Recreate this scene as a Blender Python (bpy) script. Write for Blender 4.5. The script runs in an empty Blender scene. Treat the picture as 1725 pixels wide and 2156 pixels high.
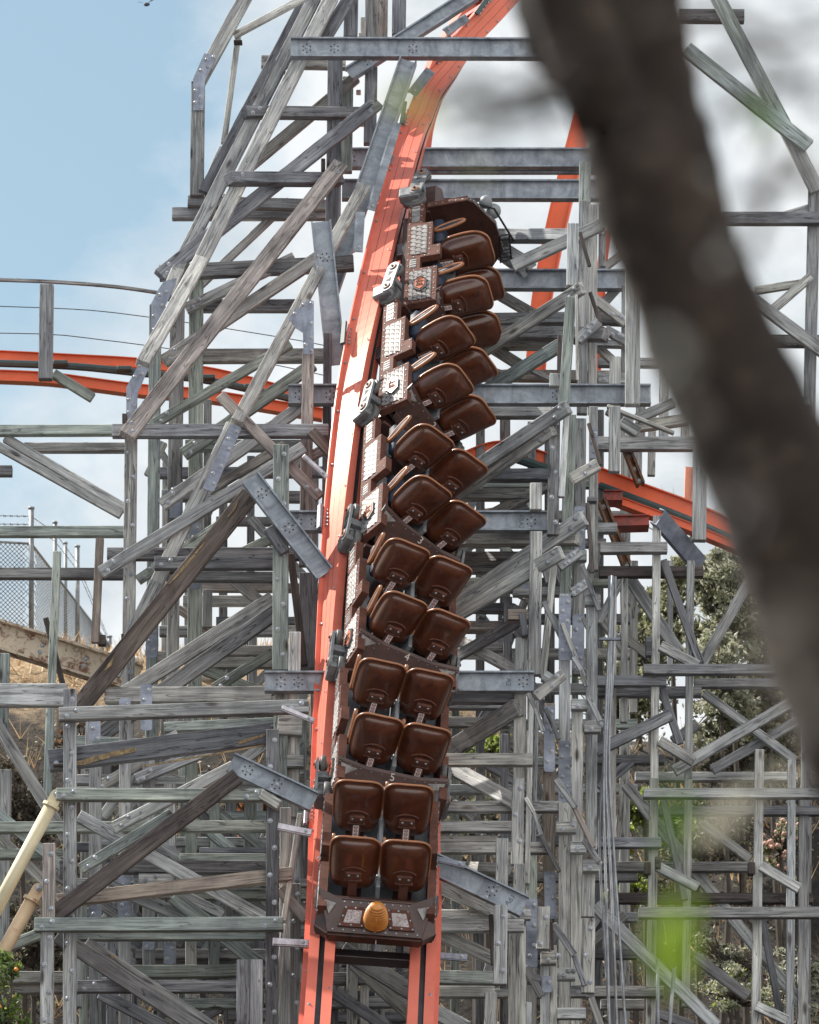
import bpy, math, random
from mathutils import Vector, Matrix, noise
random.seed(7)
R = math.radians
sc = bpy.context.scene
COL = sc.collection
PITCH = R(15.0)
CP, SP = math.cos(PITCH), math.sin(PITCH)
S0 = 8.8 / 1725.0            # metres per photo unit (1725 wide) at 60 m

# ------------------------------------------------------------------ coordinates
def cam(px, py, z):          # point at camera distance z (x right, y up, z forward)
    k = S0 * z / 60.0
    return Vector(((px - 862.5) * k, (1078 - py) * k, z))
def c2w(v):                  # camera axes -> world axes
    return Vector((v.x, v.z * CP - v.y * SP, v.z * SP + v.y * CP))
def W(px, py, Y):            # point of the vertical plane Y seen at (px, py)
    x, y = (px - 862.5) * S0 / 60, (1078 - py) * S0 / 60
    d = Vector((x, CP - y * SP, SP + y * CP))
    return d * (Y / d.y)
def YN(n):                   # nominal depth of the catalogue -> world Y
    return 59.05 + (n - 60) * 0.775
def SC(Y): return S0 * Y * 1.035 / 60.0

# ------------------------------------------------------------------ mesh builder
class MB:
    def __init__(s): s.v = []; s.f = []; s.m = []
    def add(s, vs, fs, mi=0, M=None):
        o = len(s.v)
        s.v += [tuple(M @ Vector(q)) if M is not None else tuple(q) for q in vs]
        for q in fs: s.f.append(tuple(i + o for i in q)); s.m.append(mi)
        return s
    def box(s, c, h, ch=0.0, mi=0, M=None):
        hx, hy, hz = h
        ch = min(ch, 0.45 * min(h)) if ch else 0
        if not ch:
            vs = [(c[0] + a * hx, c[1] + b * hy, c[2] + d * hz) for a in (-1, 1) for b in (-1, 1) for d in (-1, 1)]
            return s.add(vs, [(0, 1, 3, 2), (4, 6, 7, 5), (0, 4, 5, 1), (2, 3, 7, 6), (0, 2, 6, 4), (1, 5, 7, 3)], mi, M)
        vs = []; ix = {}
        for a in (-1, 1):
            for b in (-1, 1):
                for d in (-1, 1):
                    for k, q in enumerate(((hx, hy - ch, hz - ch), (hx - ch, hy, hz - ch), (hx - ch, hy - ch, hz))):
                        ix[a, b, d, k] = len(vs)
                        vs.append((c[0] + a * q[0], c[1] + b * q[1], c[2] + d * q[2]))
        fs = []
        for a in (-1, 1):
            fs.append([ix[a, b, d, 0] for b, d in ((-1, -1), (1, -1), (1, 1), (-1, 1))][::a])
            fs.append([ix[b, a, d, 1] for b, d in ((-1, -1), (1, -1), (1, 1), (-1, 1))][::-a])
            fs.append([ix[b, d, a, 2] for b, d in ((-1, -1), (1, -1), (1, 1), (-1, 1))][::a])
        for a in (-1, 1):
            for b in (-1, 1):
                fs.append([ix[a, b, -1, 0], ix[a, b, 1, 0], ix[a, b, 1, 1], ix[a, b, -1, 1]][::-a * b])
                fs.append([ix[a, -1, b, 0], ix[a, 1, b, 0], ix[a, 1, b, 2], ix[a, -1, b, 2]][::a * b])
                fs.append([ix[-1, a, b, 1], ix[1, a, b, 1], ix[1, a, b, 2], ix[-1, a, b, 2]][::-a * b])
                for d in (-1, 1):
                    fs.append([ix[a, b, d, 0], ix[a, b, d, 1], ix[a, b, d, 2]][::a * b * d])
        return s.add(vs, fs, mi, M)
    def prism(s, poly, d0, d1, ax=(0, 2, 1), mi=0, M=None):   # poly in two axes, extruded along the third
        n = len(poly); vs = []
        for d in (d0, d1):
            for p in poly:
                q = [0, 0, 0]; q[ax[0]] = p[0]; q[ax[1]] = p[1]; q[ax[2]] = d; vs.append(tuple(q))
        fs = [tuple(range(n)), tuple(range(2 * n - 1, n - 1, -1))] + [(i, n + i, n + (i + 1) % n, (i + 1) % n) for i in range(n)]
        return s.add(vs, fs, mi, M)
    def tube(s, pts, r, n=8, mi=0, cap=True, M=None):
        pts = [Vector(p) for p in pts]; vs = []; fs = []
        rr = r if isinstance(r, (list, tuple)) else [r] * len(pts)
        up = None
        for i, p in enumerate(pts):
            t = (pts[min(i + 1, len(pts) - 1)] - pts[max(i - 1, 0)]).normalized()
            if up is None:
                up = Vector((0, 0, 1)) if abs(t.z) < .9 else Vector((1, 0, 0))
            a = t.cross(up).normalized(); up = a.cross(t).normalized()
            for k in range(n):
                w = 2 * math.pi * k / n
                vs.append(tuple(p + (a * math.cos(w) + up * math.sin(w)) * rr[i]))
        for i in range(len(pts) - 1):
            for k in range(n):
                fs.append((i * n + k, i * n + (k + 1) % n, (i + 1) * n + (k + 1) % n, (i + 1) * n + k))
        if cap:
            fs.append(tuple(range(n - 1, -1, -1))); fs.append(tuple((len(pts) - 1) * n + k for k in range(n)))
        return s.add(vs, fs, mi, M)
    def ring(s, pts, r, n=6, mi=0, M=None):                    # closed tube
        pts = [Vector(p) for p in pts]; m = len(pts); vs = []; fs = []
        nrm = sum(((pts[i] - pts[0]).cross(pts[(i + 1) % m] - pts[0]) for i in range(m)), Vector()).normalized()
        for i, p in enumerate(pts):
            t = (pts[(i + 1) % m] - pts[i - 1]).normalized(); a = t.cross(nrm).normalized(); b = a.cross(t)
            for k in range(n):
                w = 2 * math.pi * k / n
                vs.append(tuple(p + (a * math.cos(w) + b * math.sin(w)) * r))
        for i in range(m):
            for k in range(n):
                j = (i + 1) % m
                fs.append((i * n + k, i * n + (k + 1) % n, j * n + (k + 1) % n, j * n + k))
        return s.add(vs, fs, mi, M)
    def lathe(s, prof, n=16, mi=0, M=None):                    # prof (radius, z)
        vs = [(r * math.cos(2 * math.pi * k / n), r * math.sin(2 * math.pi * k / n), z) for r, z in prof for k in range(n)]
        fs = [(i * n + k, i * n + (k + 1) % n, (i + 1) * n + (k + 1) % n, (i + 1) * n + k) for i in range(len(prof) - 1) for k in range(n)]
        fs.append(tuple((len(prof) - 1) * n + k for k in range(n))); fs.append(tuple(range(n - 1, -1, -1)))
        return s.add(vs, fs, mi, M)
    def mesh(s, name, mats, smooth=False):
        me = bpy.data.meshes.new(name); me.from_pydata(s.v, [], s.f)
        for m in (mats if isinstance(mats, (list, tuple)) else [mats]): me.materials.append(m)
        if len(me.materials) > 1: me.polygons.foreach_set('material_index', s.m)
        if smooth: me.polygons.foreach_set('use_smooth', [True] * len(me.polygons))
        me.update()
        return me
    def build(s, name, mats, parent=None, smooth=False, M=None, color=None):
        return link(name, s.mesh(name, mats, smooth), parent, M, color)

def link(name, me, parent=None, M=None, color=None):
    o = bpy.data.objects.new(name, me); COL.objects.link(o)
    if parent is not None: o.parent = parent
    if M is not None: o.matrix_local = M
    if color: o.color = (*color, 1)
    return o
def tag(o, label=None, cat=None, group=None, kind=None):
    if label: o['label'] = label
    if cat: o['category'] = cat
    if group: o['group'] = group
    if kind: o['kind'] = kind
    return o
def empty(name, loc, label=None, cat=None, group=None, M=None):
    o = bpy.data.objects.new(name, None); COL.objects.link(o); o.empty_display_size = .2
    if M is not None: o.matrix_world = M
    else: o.location = loc
    return tag(o, label, cat, group)
def copy_tree(o, parent=None):
    c = o.copy(); COL.objects.link(c); c.parent = parent
    for ch in list(o.children): copy_tree(ch, c)
    return c
def local(parent, M):          # world matrix -> matrix under an unrotated empty
    return Matrix.Translation(-parent.location) @ M

# ------------------------------------------------------------------ materials
def newmat(name):
    m = bpy.data.materials.new(name); m.use_nodes = True
    nt = m.node_tree; b = nt.nodes['Principled BSDF']
    return m, nt, b
def nd(nt, typ, **kw):
    n = nt.nodes.new(typ)
    for k, v in kw.items():
        if k.startswith('i_'): n.inputs[k[2:].replace('_', ' ')].default_value = v
        else: setattr(n, k, v)
    return n
def ramp(nt, stops, src):
    r = nt.nodes.new('ShaderNodeValToRGB'); e = r.color_ramp.elements
    while len(e) < len(stops): e.new(.5)
    for q, (p, c) in zip(e, stops): q.position = p; q.color = (*c, 1) if len(c) == 3 else c
    nt.links.new(src, r.inputs[0]); return r
def mix(nt, mode, fac, a, b):
    n = nd(nt, 'ShaderNodeMix', data_type='RGBA', blend_type=mode)
    for s, v in ((0, fac), (6, a), (7, b)):
        if hasattr(v, 'is_linked'): nt.links.new(v, n.inputs[s])
        elif s: n.inputs[s].default_value = (*v, 1)
        else: n.inputs[0].default_value = v
    return n.outputs[2]
def coords(nt, scale, rnd=True, kind='Object'):
    tc = nd(nt, 'ShaderNodeTexCoord'); mp = nd(nt, 'ShaderNodeMapping')
    mp.inputs['Scale'].default_value = scale
    if rnd:
        oi = nd(nt, 'ShaderNodeObjectInfo'); mu = nd(nt, 'ShaderNodeMath', operation='MULTIPLY'); mu.inputs[1].default_value = 37.0
        nt.links.new(oi.outputs['Random'], mu.inputs[0]); nt.links.new(mu.outputs[0], mp.inputs['Location'])
    nt.links.new(tc.outputs[kind], mp.inputs['Vector']); return mp.outputs[0]
def noi(nt, vec, scale, detail=4, rough=.55, dist=0):
    n = nd(nt, 'ShaderNodeTexNoise'); n.inputs['Scale'].default_value = scale; n.inputs['Detail'].default_value = detail
    n.inputs['Roughness'].default_value = rough; n.inputs['Distortion'].default_value = dist
    nt.links.new(vec, n.inputs['Vector']); return n.outputs['Fac']
def bump(nt, b, h, strength, dist=.01):
    n = nd(nt, 'ShaderNodeBump'); n.inputs['Strength'].default_value = strength; n.inputs['Distance'].default_value = dist
    nt.links.new(h, n.inputs['Height']); nt.links.new(n.outputs[0], b.inputs['Normal'])

def make_wood():
    m, nt, b = newmat('weathered_timber')
    oi = nd(nt, 'ShaderNodeObjectInfo')
    g1 = noi(nt, coords(nt, (.55, 9, 9)), 1.6, 6, .62, 1.4)
    g2 = noi(nt, coords(nt, (1.6, 55, 55)), 1.5, 4, .6, .3)
    g3 = noi(nt, coords(nt, (1.2, 3, 3)), 1.2, 4, .6)
    base = ramp(nt, [(.25, (.15, .149, .155)), (.41, (.285, .288, .292)), (.55, (.41, .415, .412)), (.72, (.57, .57, .55))], g1).outputs[0]
    fib = ramp(nt, [(.32, (.58, .57, .57)), (.58, (1.06, 1.06, 1.06))], g2).outputs[0]
    c = mix(nt, 'MULTIPLY', .9, base, fib)
    blot = ramp(nt, [(.3, (.55, .55, .57)), (.5, (1, 1, 1)), (.72, (1.2, 1.19, 1.16))], g3).outputs[0]
    c = mix(nt, 'MULTIPLY', .85, c, blot)
    # drying cracks: thin dark streaks along the grain
    w = noi(nt, coords(nt, (.30, 5.5, 5.5)), 2.2, 3, .5, 1.0)
    cr = ramp(nt, [(.483, (1, 1, 1)), (.497, (.16, .15, .15)), (.503, (.16, .15, .15)), (.517, (1, 1, 1))], w).outputs[0]
    c = mix(nt, 'MULTIPLY', .75, c, cr)
    # knots
    v = nd(nt, 'ShaderNodeTexVoronoi'); v.inputs['Scale'].default_value = 1.0
    nt.links.new(coords(nt, (1.5, 4.2, 4.2)), v.inputs['Vector'])
    k = ramp(nt, [(.06, (.22, .19, .18)), (.11, (.62, .58, .56)), (.15, (1, 1, 1))], v.outputs['Distance']).outputs[0]
    c = mix(nt, 'MULTIPLY', .9, c, k)
    ge = nd(nt, 'ShaderNodeNewGeometry'); mp_ = nd(nt, 'ShaderNodeMapping'); mp_.inputs['Scale'].default_value = (2.2, 2.2, .5); nt.links.new(ge.outputs['Position'], mp_.inputs[0])
    ws = noi(nt, mp_.outputs[0], 1.0, 4, .6)     # rain streaks run down whatever the board's direction
    c = mix(nt, 'MULTIPLY', .6, c, ramp(nt, [(.36, (.62, .61, .62)), (.5, (1, 1, 1)), (.68, (1.12, 1.12, 1.1))], ws).outputs[0])
    ru = noi(nt, coords(nt, (1.1, 2.2, 2.2)), 1.7, 5, .65)
    c = mix(nt, 'MIX', ramp(nt, [(.66, (0, 0, 0)), (.78, (.5, .5, .5))], ru).outputs[0], c, (.20, .135, .09))
    c = mix(nt, 'MULTIPLY', 1.0, c, oi.outputs['Color'])
    nt.links.new(c, b.inputs['Base Color'])
    b.inputs['Roughness'].default_value = .85
    b.inputs['Specular IOR Level'].default_value = .25
    mm = nd(nt, 'ShaderNodeMath', operation='ADD'); nt.links.new(g1, mm.inputs[0]); nt.links.new(g2, mm.inputs[1])
    bump(nt, b, mm.outputs[0], .55, .008)
    return m
def make_steel(name, lo, hi, metal=.55, rough=.5, sc_=5.0):
    m, nt, b = newmat(name)
    vec = coords(nt, (1, 1, 1))
    a = noi(nt, vec, sc_, 5, .65, .5); f = noi(nt, vec, sc_ * 11, 3, .7)
    base = ramp(nt, [(.3, lo), (.5, tuple((x + y) / 2 for x, y in zip(lo, hi))), (.68, hi)], a).outputs[0]
    sp = ramp(nt, [(.3, (.88, .88, .89)), (.7, (1.07, 1.07, 1.07))], f).outputs[0]
    st = noi(nt, coords(nt, (2.5, 1, .5)), 2.0, 4, .6, 1.5)
    stn = ramp(nt, [(.35, (.62, .6, .62)), (.52, (1, 1, 1))], st).outputs[0]
    c = mix(nt, 'MULTIPLY', .8, mix(nt, 'MULTIPLY', .8, base, sp), stn)
    nt.links.new(c, b.inputs['Base Color'])
    b.inputs['Metallic'].default_value = metal
    rr = nd(nt, 'ShaderNodeMapRange'); rr.inputs[3].default_value = rough - .1; rr.inputs[4].default_value = rough + .15
    nt.links.new(a, rr.inputs[0]); nt.links.new(rr.outputs[0], b.inputs['Roughness'])
    bump(nt, b, f, .12, .004)
    return m
def make_paint(name, col, rough=.45, var=.18, dirt=None, sc_=4.0, coat=0.0, dirt_t=.62, metal=0.0):
    m, nt, b = newmat(name)
    vec = coords(nt, (1, 1, 1))
    a = noi(nt, vec, sc_, 5, .65, .4)
    lo = tuple(x * (1 - var) for x in col); hi = tuple(min(1, x * (1 + var)) for x in col)
    c = ramp(nt, [(.3, lo), (.7, hi)], a).outputs[0]
    if dirt:
        d = noi(nt, vec, sc_ * 2.7, 6, .7, .8)
        fac = ramp(nt, [(dirt_t - .06, (0, 0, 0)), (dirt_t + .06, (1, 1, 1))], d).outputs[0]
        c = mix(nt, 'MIX', fac, c, dirt)
    nt.links.new(c, b.inputs['Base Color'])
    b.inputs['Roughness'].default_value = rough
    b.inputs['Metallic'].default_value = metal
    if coat: b.inputs['Coat Weight'].default_value = coat; b.inputs['Coat Roughness'].default_value = .12
    bump(nt, b, noi(nt, vec, sc_ * 6, 3), .08, .004)
    return m
def make_leaf(name, c1, c2, trans=.35):
    m, nt, b = newmat(name)
    a = noi(nt, coords(nt, (1, 1, 1)), 2.3, 3, .6)
    geo = nd(nt, 'ShaderNodeNewGeometry')
    ad = nd(nt, 'ShaderNodeMath', operation='MULTIPLY_ADD'); ad.inputs[1].default_value = .5
    nt.links.new(geo.outputs['Random Per Island'], ad.inputs[0]); nt.links.new(a, ad.inputs[2])
    c = ramp(nt, [(.4, c1), (.95, c2)], ad.outputs[0]).outputs[0]
    nt.links.new(c, b.inputs['Base Color']); b.inputs['Roughness'].default_value = .5
    tr = nd(nt, 'ShaderNodeBsdfTranslucent'); nt.links.new(c, tr.inputs[0])
    ms = nd(nt, 'ShaderNodeMixShader'); ms.inputs[0].default_value = trans
    nt.links.new(b.outputs[0], ms.inputs[1]); nt.links.new(tr.outputs[0], ms.inputs[2])
    nt.links.new(ms.outputs[0], nt.nodes['Material Output'].inputs[0])
    return m

WOOD = make_wood()
STEEL = make_steel('galvanised_beam_steel', (.135, .158, .19), (.34, .375, .42), .22, .46)
PLATE = make_steel('galvanised_plate_steel', (.13, .15, .195), (.31, .34, .41), .3, .46, 4)
ANGLE = make_steel('brushed_angle_steel', (.36, .32, .36), (.62, .6, .64), .4, .4, 9)
BOLT = make_steel('bolt_steel', (.20, .215, .24), (.46, .48, .51), .5, .38, 30)
DARK = make_paint('dark_recess', (.012, .012, .014), .7)
ORANGE = make_paint('orange_rail_paint', (.63, .165, .118), .42, .10, (.38, .065, .04), 2.2, 0, .72)
ORANGE.node_tree.nodes['Principled BSDF'].inputs['Specular IOR Level'].default_value = .34
ORANGE.node_tree.nodes['Principled BSDF'].inputs['Specular Tint'].default_value = (1, .74, .42, 1)
ORANGE.node_tree.nodes['Principled BSDF'].inputs['Coat Roughness'].default_value = .42
ORANGE2 = make_paint('orange_track_paint', (.70, .115, .034), .5, .12, (.42, .06, .025), 2.2, 0, .70)
REDTIE = make_paint('red_cross_tie_paint', (.30, .035, .022), .5, .25, (.09, .03, .018), 3, 0, .58)
GROOVE = make_paint('groove_steel', (.10, .088, .092), .4, .2, None, 5, 0, .6, .5)
TEAL = make_paint('dark_teal_pipe_paint', (.03, .055, .055), .5, .3)
BROWN = make_paint('brown_seat_shell', (.078, .0235, .0112), .28, .32, (.036, .0115, .007), 5, .5, .6)
TAN = make_paint('tan_seat_edging', (.27, .105, .042), .4, .2, None, 6, .2)
RUST = make_paint('rust_brown_panel_paint', (.105, .044, .031), .75, .3, (.05, .024, .02), 6, 0, .6)
RUST.node_tree.nodes['Principled BSDF'].inputs['Specular IOR Level'].default_value = .2
HULL = make_paint('dark_brown_hull_paint', (.050, .020, .015), .45, .3, (.02, .012, .01), 4, .15, .6)
SILVER = make_steel('silver_scale_metal', (.17, .158, .152), (.38, .365, .35), .3, .6, 12)
FLOORM = make_paint('grey_floor_panel', (.20, .21, .225), .5, .2)
NAVY = make_paint('navy_padding', (.012, .02, .04), .6, .3)
WHITE = make_paint('white_label', (.75, .73, .72), .5, .08)
LABRED = make_paint('red_label_ink', (.35, .05, .04), .5, .1)
MARK = make_paint('pale_number_paint', (.52, .48, .44), .6, .15)
STAMP = make_paint('stamped_mark_ink', (.10, .12, .15), .6, .2)
EMBLEM = make_paint('orange_emblem_enamel', (.42, .12, .06), .45, .25)
RATTLE = make_paint('amber_rattle_resin', (.55, .205, .030), .4, .2, (.30, .10, .02), 8, .25, .6)
CARR = make_steel('bare_carriage_steel', (.10, .105, .115), (.23, .24, .245), .3, .5, 8)
TYRE = make_paint('grey_polyurethane_wheel', (.075, .072, .07), .5, .2)
HUB = make_paint('rusty_wheel_hub', (.22, .13, .09), .5, .3, (.10, .05, .03), 9)
BLACK = make_paint('black_bar_paint', (.012, .012, .013), .4, .2)
CREAM = make_paint('cream_steel_paint', (.56, .49, .33), .45, .1, (.32, .17, .08), 3, 0, .74)
RUSTCREAM = make_paint('rusted_cream_steel_paint', (.55, .46, .35), .55, .14, (.16, .055, .022), 2.6, 0, .55)
RUSTY = make_paint('rusted_steel', (.16, .075, .035), .7, .4, (.06, .03, .018), 4, 0, .55)
GALV = make_steel('galvanised_fence_steel', (.12, .13, .135), (.26, .27, .275), .3, .5, 8)
WIRE = make_paint('dark_wire', (.03, .03, .032), .5, .1)
CONDUIT = make_steel('grey_conduit', (.20, .215, .235), (.42, .44, .47), .3, .45, 6)

TINT = {'n': (1, 1, 1), 'g': (.92, 1.02, .96), 'b': (.98, .84, .76), 'd': (.30, .25, .235), 'p': (1.5, 1.48, 1.42), 'k': (.62, .62, .66), 'l': (1.2, 1.2, 1.17)}  # p is pale: sunlight on the lit strips is painted into the tint

# ------------------------------------------------------------------ shared bolt meshes
def bolt_mesh():
    m = MB()
    m.lathe([(.030, 0), (.030, .006), (.022, .009)], 12, 0)
    m.lathe([(.017, .007), (.017, .019), (.012, .024)], 6, 0)
    return m.mesh('bolt', BOLT)
BM = bolt_mesh()
def bolt_at(parent, M, k=1.0):
    return link('bolt', BM, parent, M @ Matrix.Scale(k, 4))

# ------------------------------------------------------------------ timber trestles
NB = [0]
EXT = [0]
def axes(p1, p2):
    X = (p2 - p1).normalized(); Yv = Vector((0, 1, 0)); Yv = (Yv - X * Yv.dot(X)).normalized(); Z = X.cross(Yv)
    return X, Yv, Z
def frame(p1, p2, back):
    X, Yv, Z = axes(p1, p2); c = (p1 + p2) / 2 + Yv * back
    return Matrix((( X.x, Yv.x, Z.x, c.x), (X.y, Yv.y, Z.y, c.y), (X.z, Yv.z, Z.z, c.z), (0, 0, 0, 1)))
THICK = {'p': None, 'l': .15, 'b': .10, 'k': .16, 's': .05}
PART = {'p': 'post', 'l': 'ledger', 'b': 'brace', 'k': 'packing_block', 's': 'strap'}
def timber(parent, line):
    q = line.split(); kd = q[0]
    x1, y1, x2, y2, w = map(float, q[1:6]); fl = q[7] if len(q) > 7 else 'n'
    NB[0] += 1
    if EXT[0] and kd in 'lb' and 925 < x1 < 1066 and x2 > x1 and abs(x2 - x1) > 60:
        g_ = 60 / math.hypot(x2 - x1, y2 - y1); x1 -= (x2 - x1) * g_; y1 -= (y2 - y1) * g_; q[6] = '%g:%s' % (float(q[6]) + EXT[0], q[6])
    na, nb_ = (map(float, q[6].split(':')) if ':' in q[6] else (float(q[6]),) * 2)
    Y = YN(na) + (NB[0] % 23) * .0011; Y2 = YN(nb_) + (NB[0] % 23) * .0011
    p1, p2 = W(x1, y1, Y), W(x2, y2, Y2); Y = (Y + Y2) / 2
    wm = w * SC(Y); L = (p2 - p1).length
    t = THICK[kd] or max(.10, min(wm * .95, .2))
    Mw = frame(p1, p2, t / 2)
    m = MB(); m.box((0, 0, 0), (L / 2, t / 2, wm / 2), .006)
    tint = TINT[next((c for c in fl if c in TINT), 'n')]
    j = random.uniform(.74, 1.22); h = random.uniform(-.05, .05)
    o = m.build(PART[kd], WOOD, parent, M=local(parent, Mw), color=(tint[0] * j * (1 + h * .6), tint[1] * j, tint[2] * j * (1 - h)))
    k = min(1.0, wm / .11)
    spots = []
    d = .085
    if 'B' in fl or 'S' in fl: spots += [(-L / 2 + .08, -.2), (-L / 2 + .08 + d * 1.3, .2)]
    if 'B' in fl or 'E' in fl: spots += [(L / 2 - .08, .2), (L / 2 - .08 - d * 1.3, -.2)]
    if 'V' in fl:
        s = -L / 2 + .12; i = 0
        while s < L / 2 - .05: spots.append((s, .18 * (-1) ** i)); s += .30; i += 1
    for sx, sz in spots:
        bolt_at(o, Matrix.Translation((sx, -t / 2, sz * wm)) @ Matrix.Rotation(R(90), 4, 'X'), k)
    return o
def plate(parent, poly, n, bolts, mat=PLATE):
    Y = YN(n)
    P = [W(x, y, Y) for x, y in poly]; c = sum(P, Vector()) / len(P)
    m = MB(); m.prism([(p.x - c.x, p.z - c.z) for p in P], 0, .014)
    o = m.build('gusset_plate', mat, parent, M=local(parent, Matrix.Translation(c)))
    for x, y in bolts:
        p = W(x, y, Y) - c
        bolt_at(o, Matrix.Translation((p.x, 0, p.z)) @ Matrix.Rotation(R(90), 4, 'X'), .9)
def splice(parent, x1, y1, x2, y2, w, n):      # straight bolted splice plate with round corners
    Y = YN(n); p1, p2 = W(x1, y1, Y), W(x2, y2, Y); L = (p2 - p1).length; wm = w * SC(Y)
    Mw = frame(p1, p2, 0)
    a, b, r = L / 2, wm / 2, wm * .22
    poly = []
    for cx, cz, a0 in ((a - r, b - r, 0), (-a + r, b - r, 90), (-a + r, -b + r, 180), (a - r, -b + r, 270)):
        for k in range(4): t = R(a0 + 30 * k); poly.append((cx + r * math.cos(t), cz + r * math.sin(t)))
    m = MB(); m.prism(poly, 0, .014)
    o = m.build('splice_plate', PLATE, parent, M=local(parent, Mw))
    s = -a + .07; i = 0
    while s < a - .03:
        if abs(s) > .05 or a < .3:
            bolt_at(o, Matrix.Translation((s, 0, .2 * wm * (-1) ** i)) @ Matrix.Rotation(R(90), 4, 'X'), .9)
        s += .115; i += 1

TRESTLES = []
def trestle(label, px, py, n, data, plates=(), splices=()):
    b = W(px, py, YN(n))
    t = empty('timber_trestle', b, label, 'trestle')
    for ln in data.strip().split('\n'):
        if ln.strip(): timber(t, ln)
    for pl in plates: plate(t, *pl)
    for s in splices: splice(t, *s)
    TRESTLES.append(t); return t

# 1. lower left front frame ------------------------------------------------
trestle('grey timber trestle frame at lower left with two long dark brown diagonal braces', 150, 2200, 60.4, '''
p 147 1450 146 2400 27 60.44 nV
p 103 1775 102 1945 26 60.08 bV
p 99 1950 97 2400 27 60.10 nV
p 574 1535 572 2400 26 60.45 kV
l 124 1502 650 1485 27 60.20 nB
l 102 1600 572 1542 44 60.62 kS
l 118 1671 556 1673 25 60.22 gB
l 72 1946 596 1944 28 60.00 gB
l 120 1895 615 1838 27 60.60 b
b 500 1632 110 1928 35 60.14 d
b 165 1717 566 1938 26 61.2 n
b 240 1741 492 1612 24 60.9 lS
b 170 1828 362 1712 22 60.8 gS
b 120 1968 445 2180 32 60.7 k
b 182 1982 470 2175 20 60.85 n
p 512 2020 511 2400 27 59.92 k
p 540 2020 539 2400 26 59.95 n
l 145 1969 558 1968 18 61.1 g
l 162 2076 500 2076 24 60.95 kS
k 134 1610 112 1610 5 60.5 d
k 124 1828 137 1828 36 60.7 k
p 601 1700 599 2400 23 60.95 n
p 623 1860 619 2400 21 61.2 nV
b 632 1712 598 1935 11 60.7 p
b 597 1945 580 2180 11 60.7 p
b 588 1870 646 1935 22 60.9 b
k 549 1670 588 1694 20 60.2 l
''')
# 2. second frame with slanted beam -----------------------------------------
trestle('tall timber trestle left of the train that carries the upper slanted steel beam', 592, 2200, 64.5, '''
p 592 935 590 1410 33 64.6 gV
p 592 1455 590 1700 30 63.3 g
p 621 1330 617 1720 25 63.4 l
p 619 1720 616 2400 27 63.5 nV
p 649 1205 646 1405 37 66.2 k
b 612 1165 640 1400 16 64.9 d
b 526 1040 166 1488 40 64.72 d
b 575 1258 225 1482 30 65.5 nE
b 580 1287 165 1578 33 65.3 kE
l 220 1462 572 1460 32 64.8 n
l 300 1495 580 1495 18 64.9 g
l 225 1164 640 1164 25 66.9 k
l 325 1184 592 1184 25 65.9 kS
l 350 1211 590 1213 20 67.4 n
b 575 1372 450 1448 20 65.7 gE
k 565 1110 600 1162 22 64.45 k
k 585 1523 637 1526 44 63.2 l
k 605 1602 640 1602 25 63.2 l
l 305 1880 575 1880 20 64.2 n
b 375 1545 336 1565 20 64.4 nS
l 345 1530 576 1520 20 64.6 g
b 200 1660 360 1570 22 64.3 nS
b 285 1640 480 1560 24 64.0 nS
l 160 1560 330 1568 24 65 g
l 590 1640 640 1640 26 63.6 g
p 640 1420 636 1700 16 64.2 g
''', splices=[(200, 1500, 200, 1560, 23, 64.15), (308, 1440, 308, 1538, 24, 64.2), (263, 1470, 263, 1560, 24, 64.25)])
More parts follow.
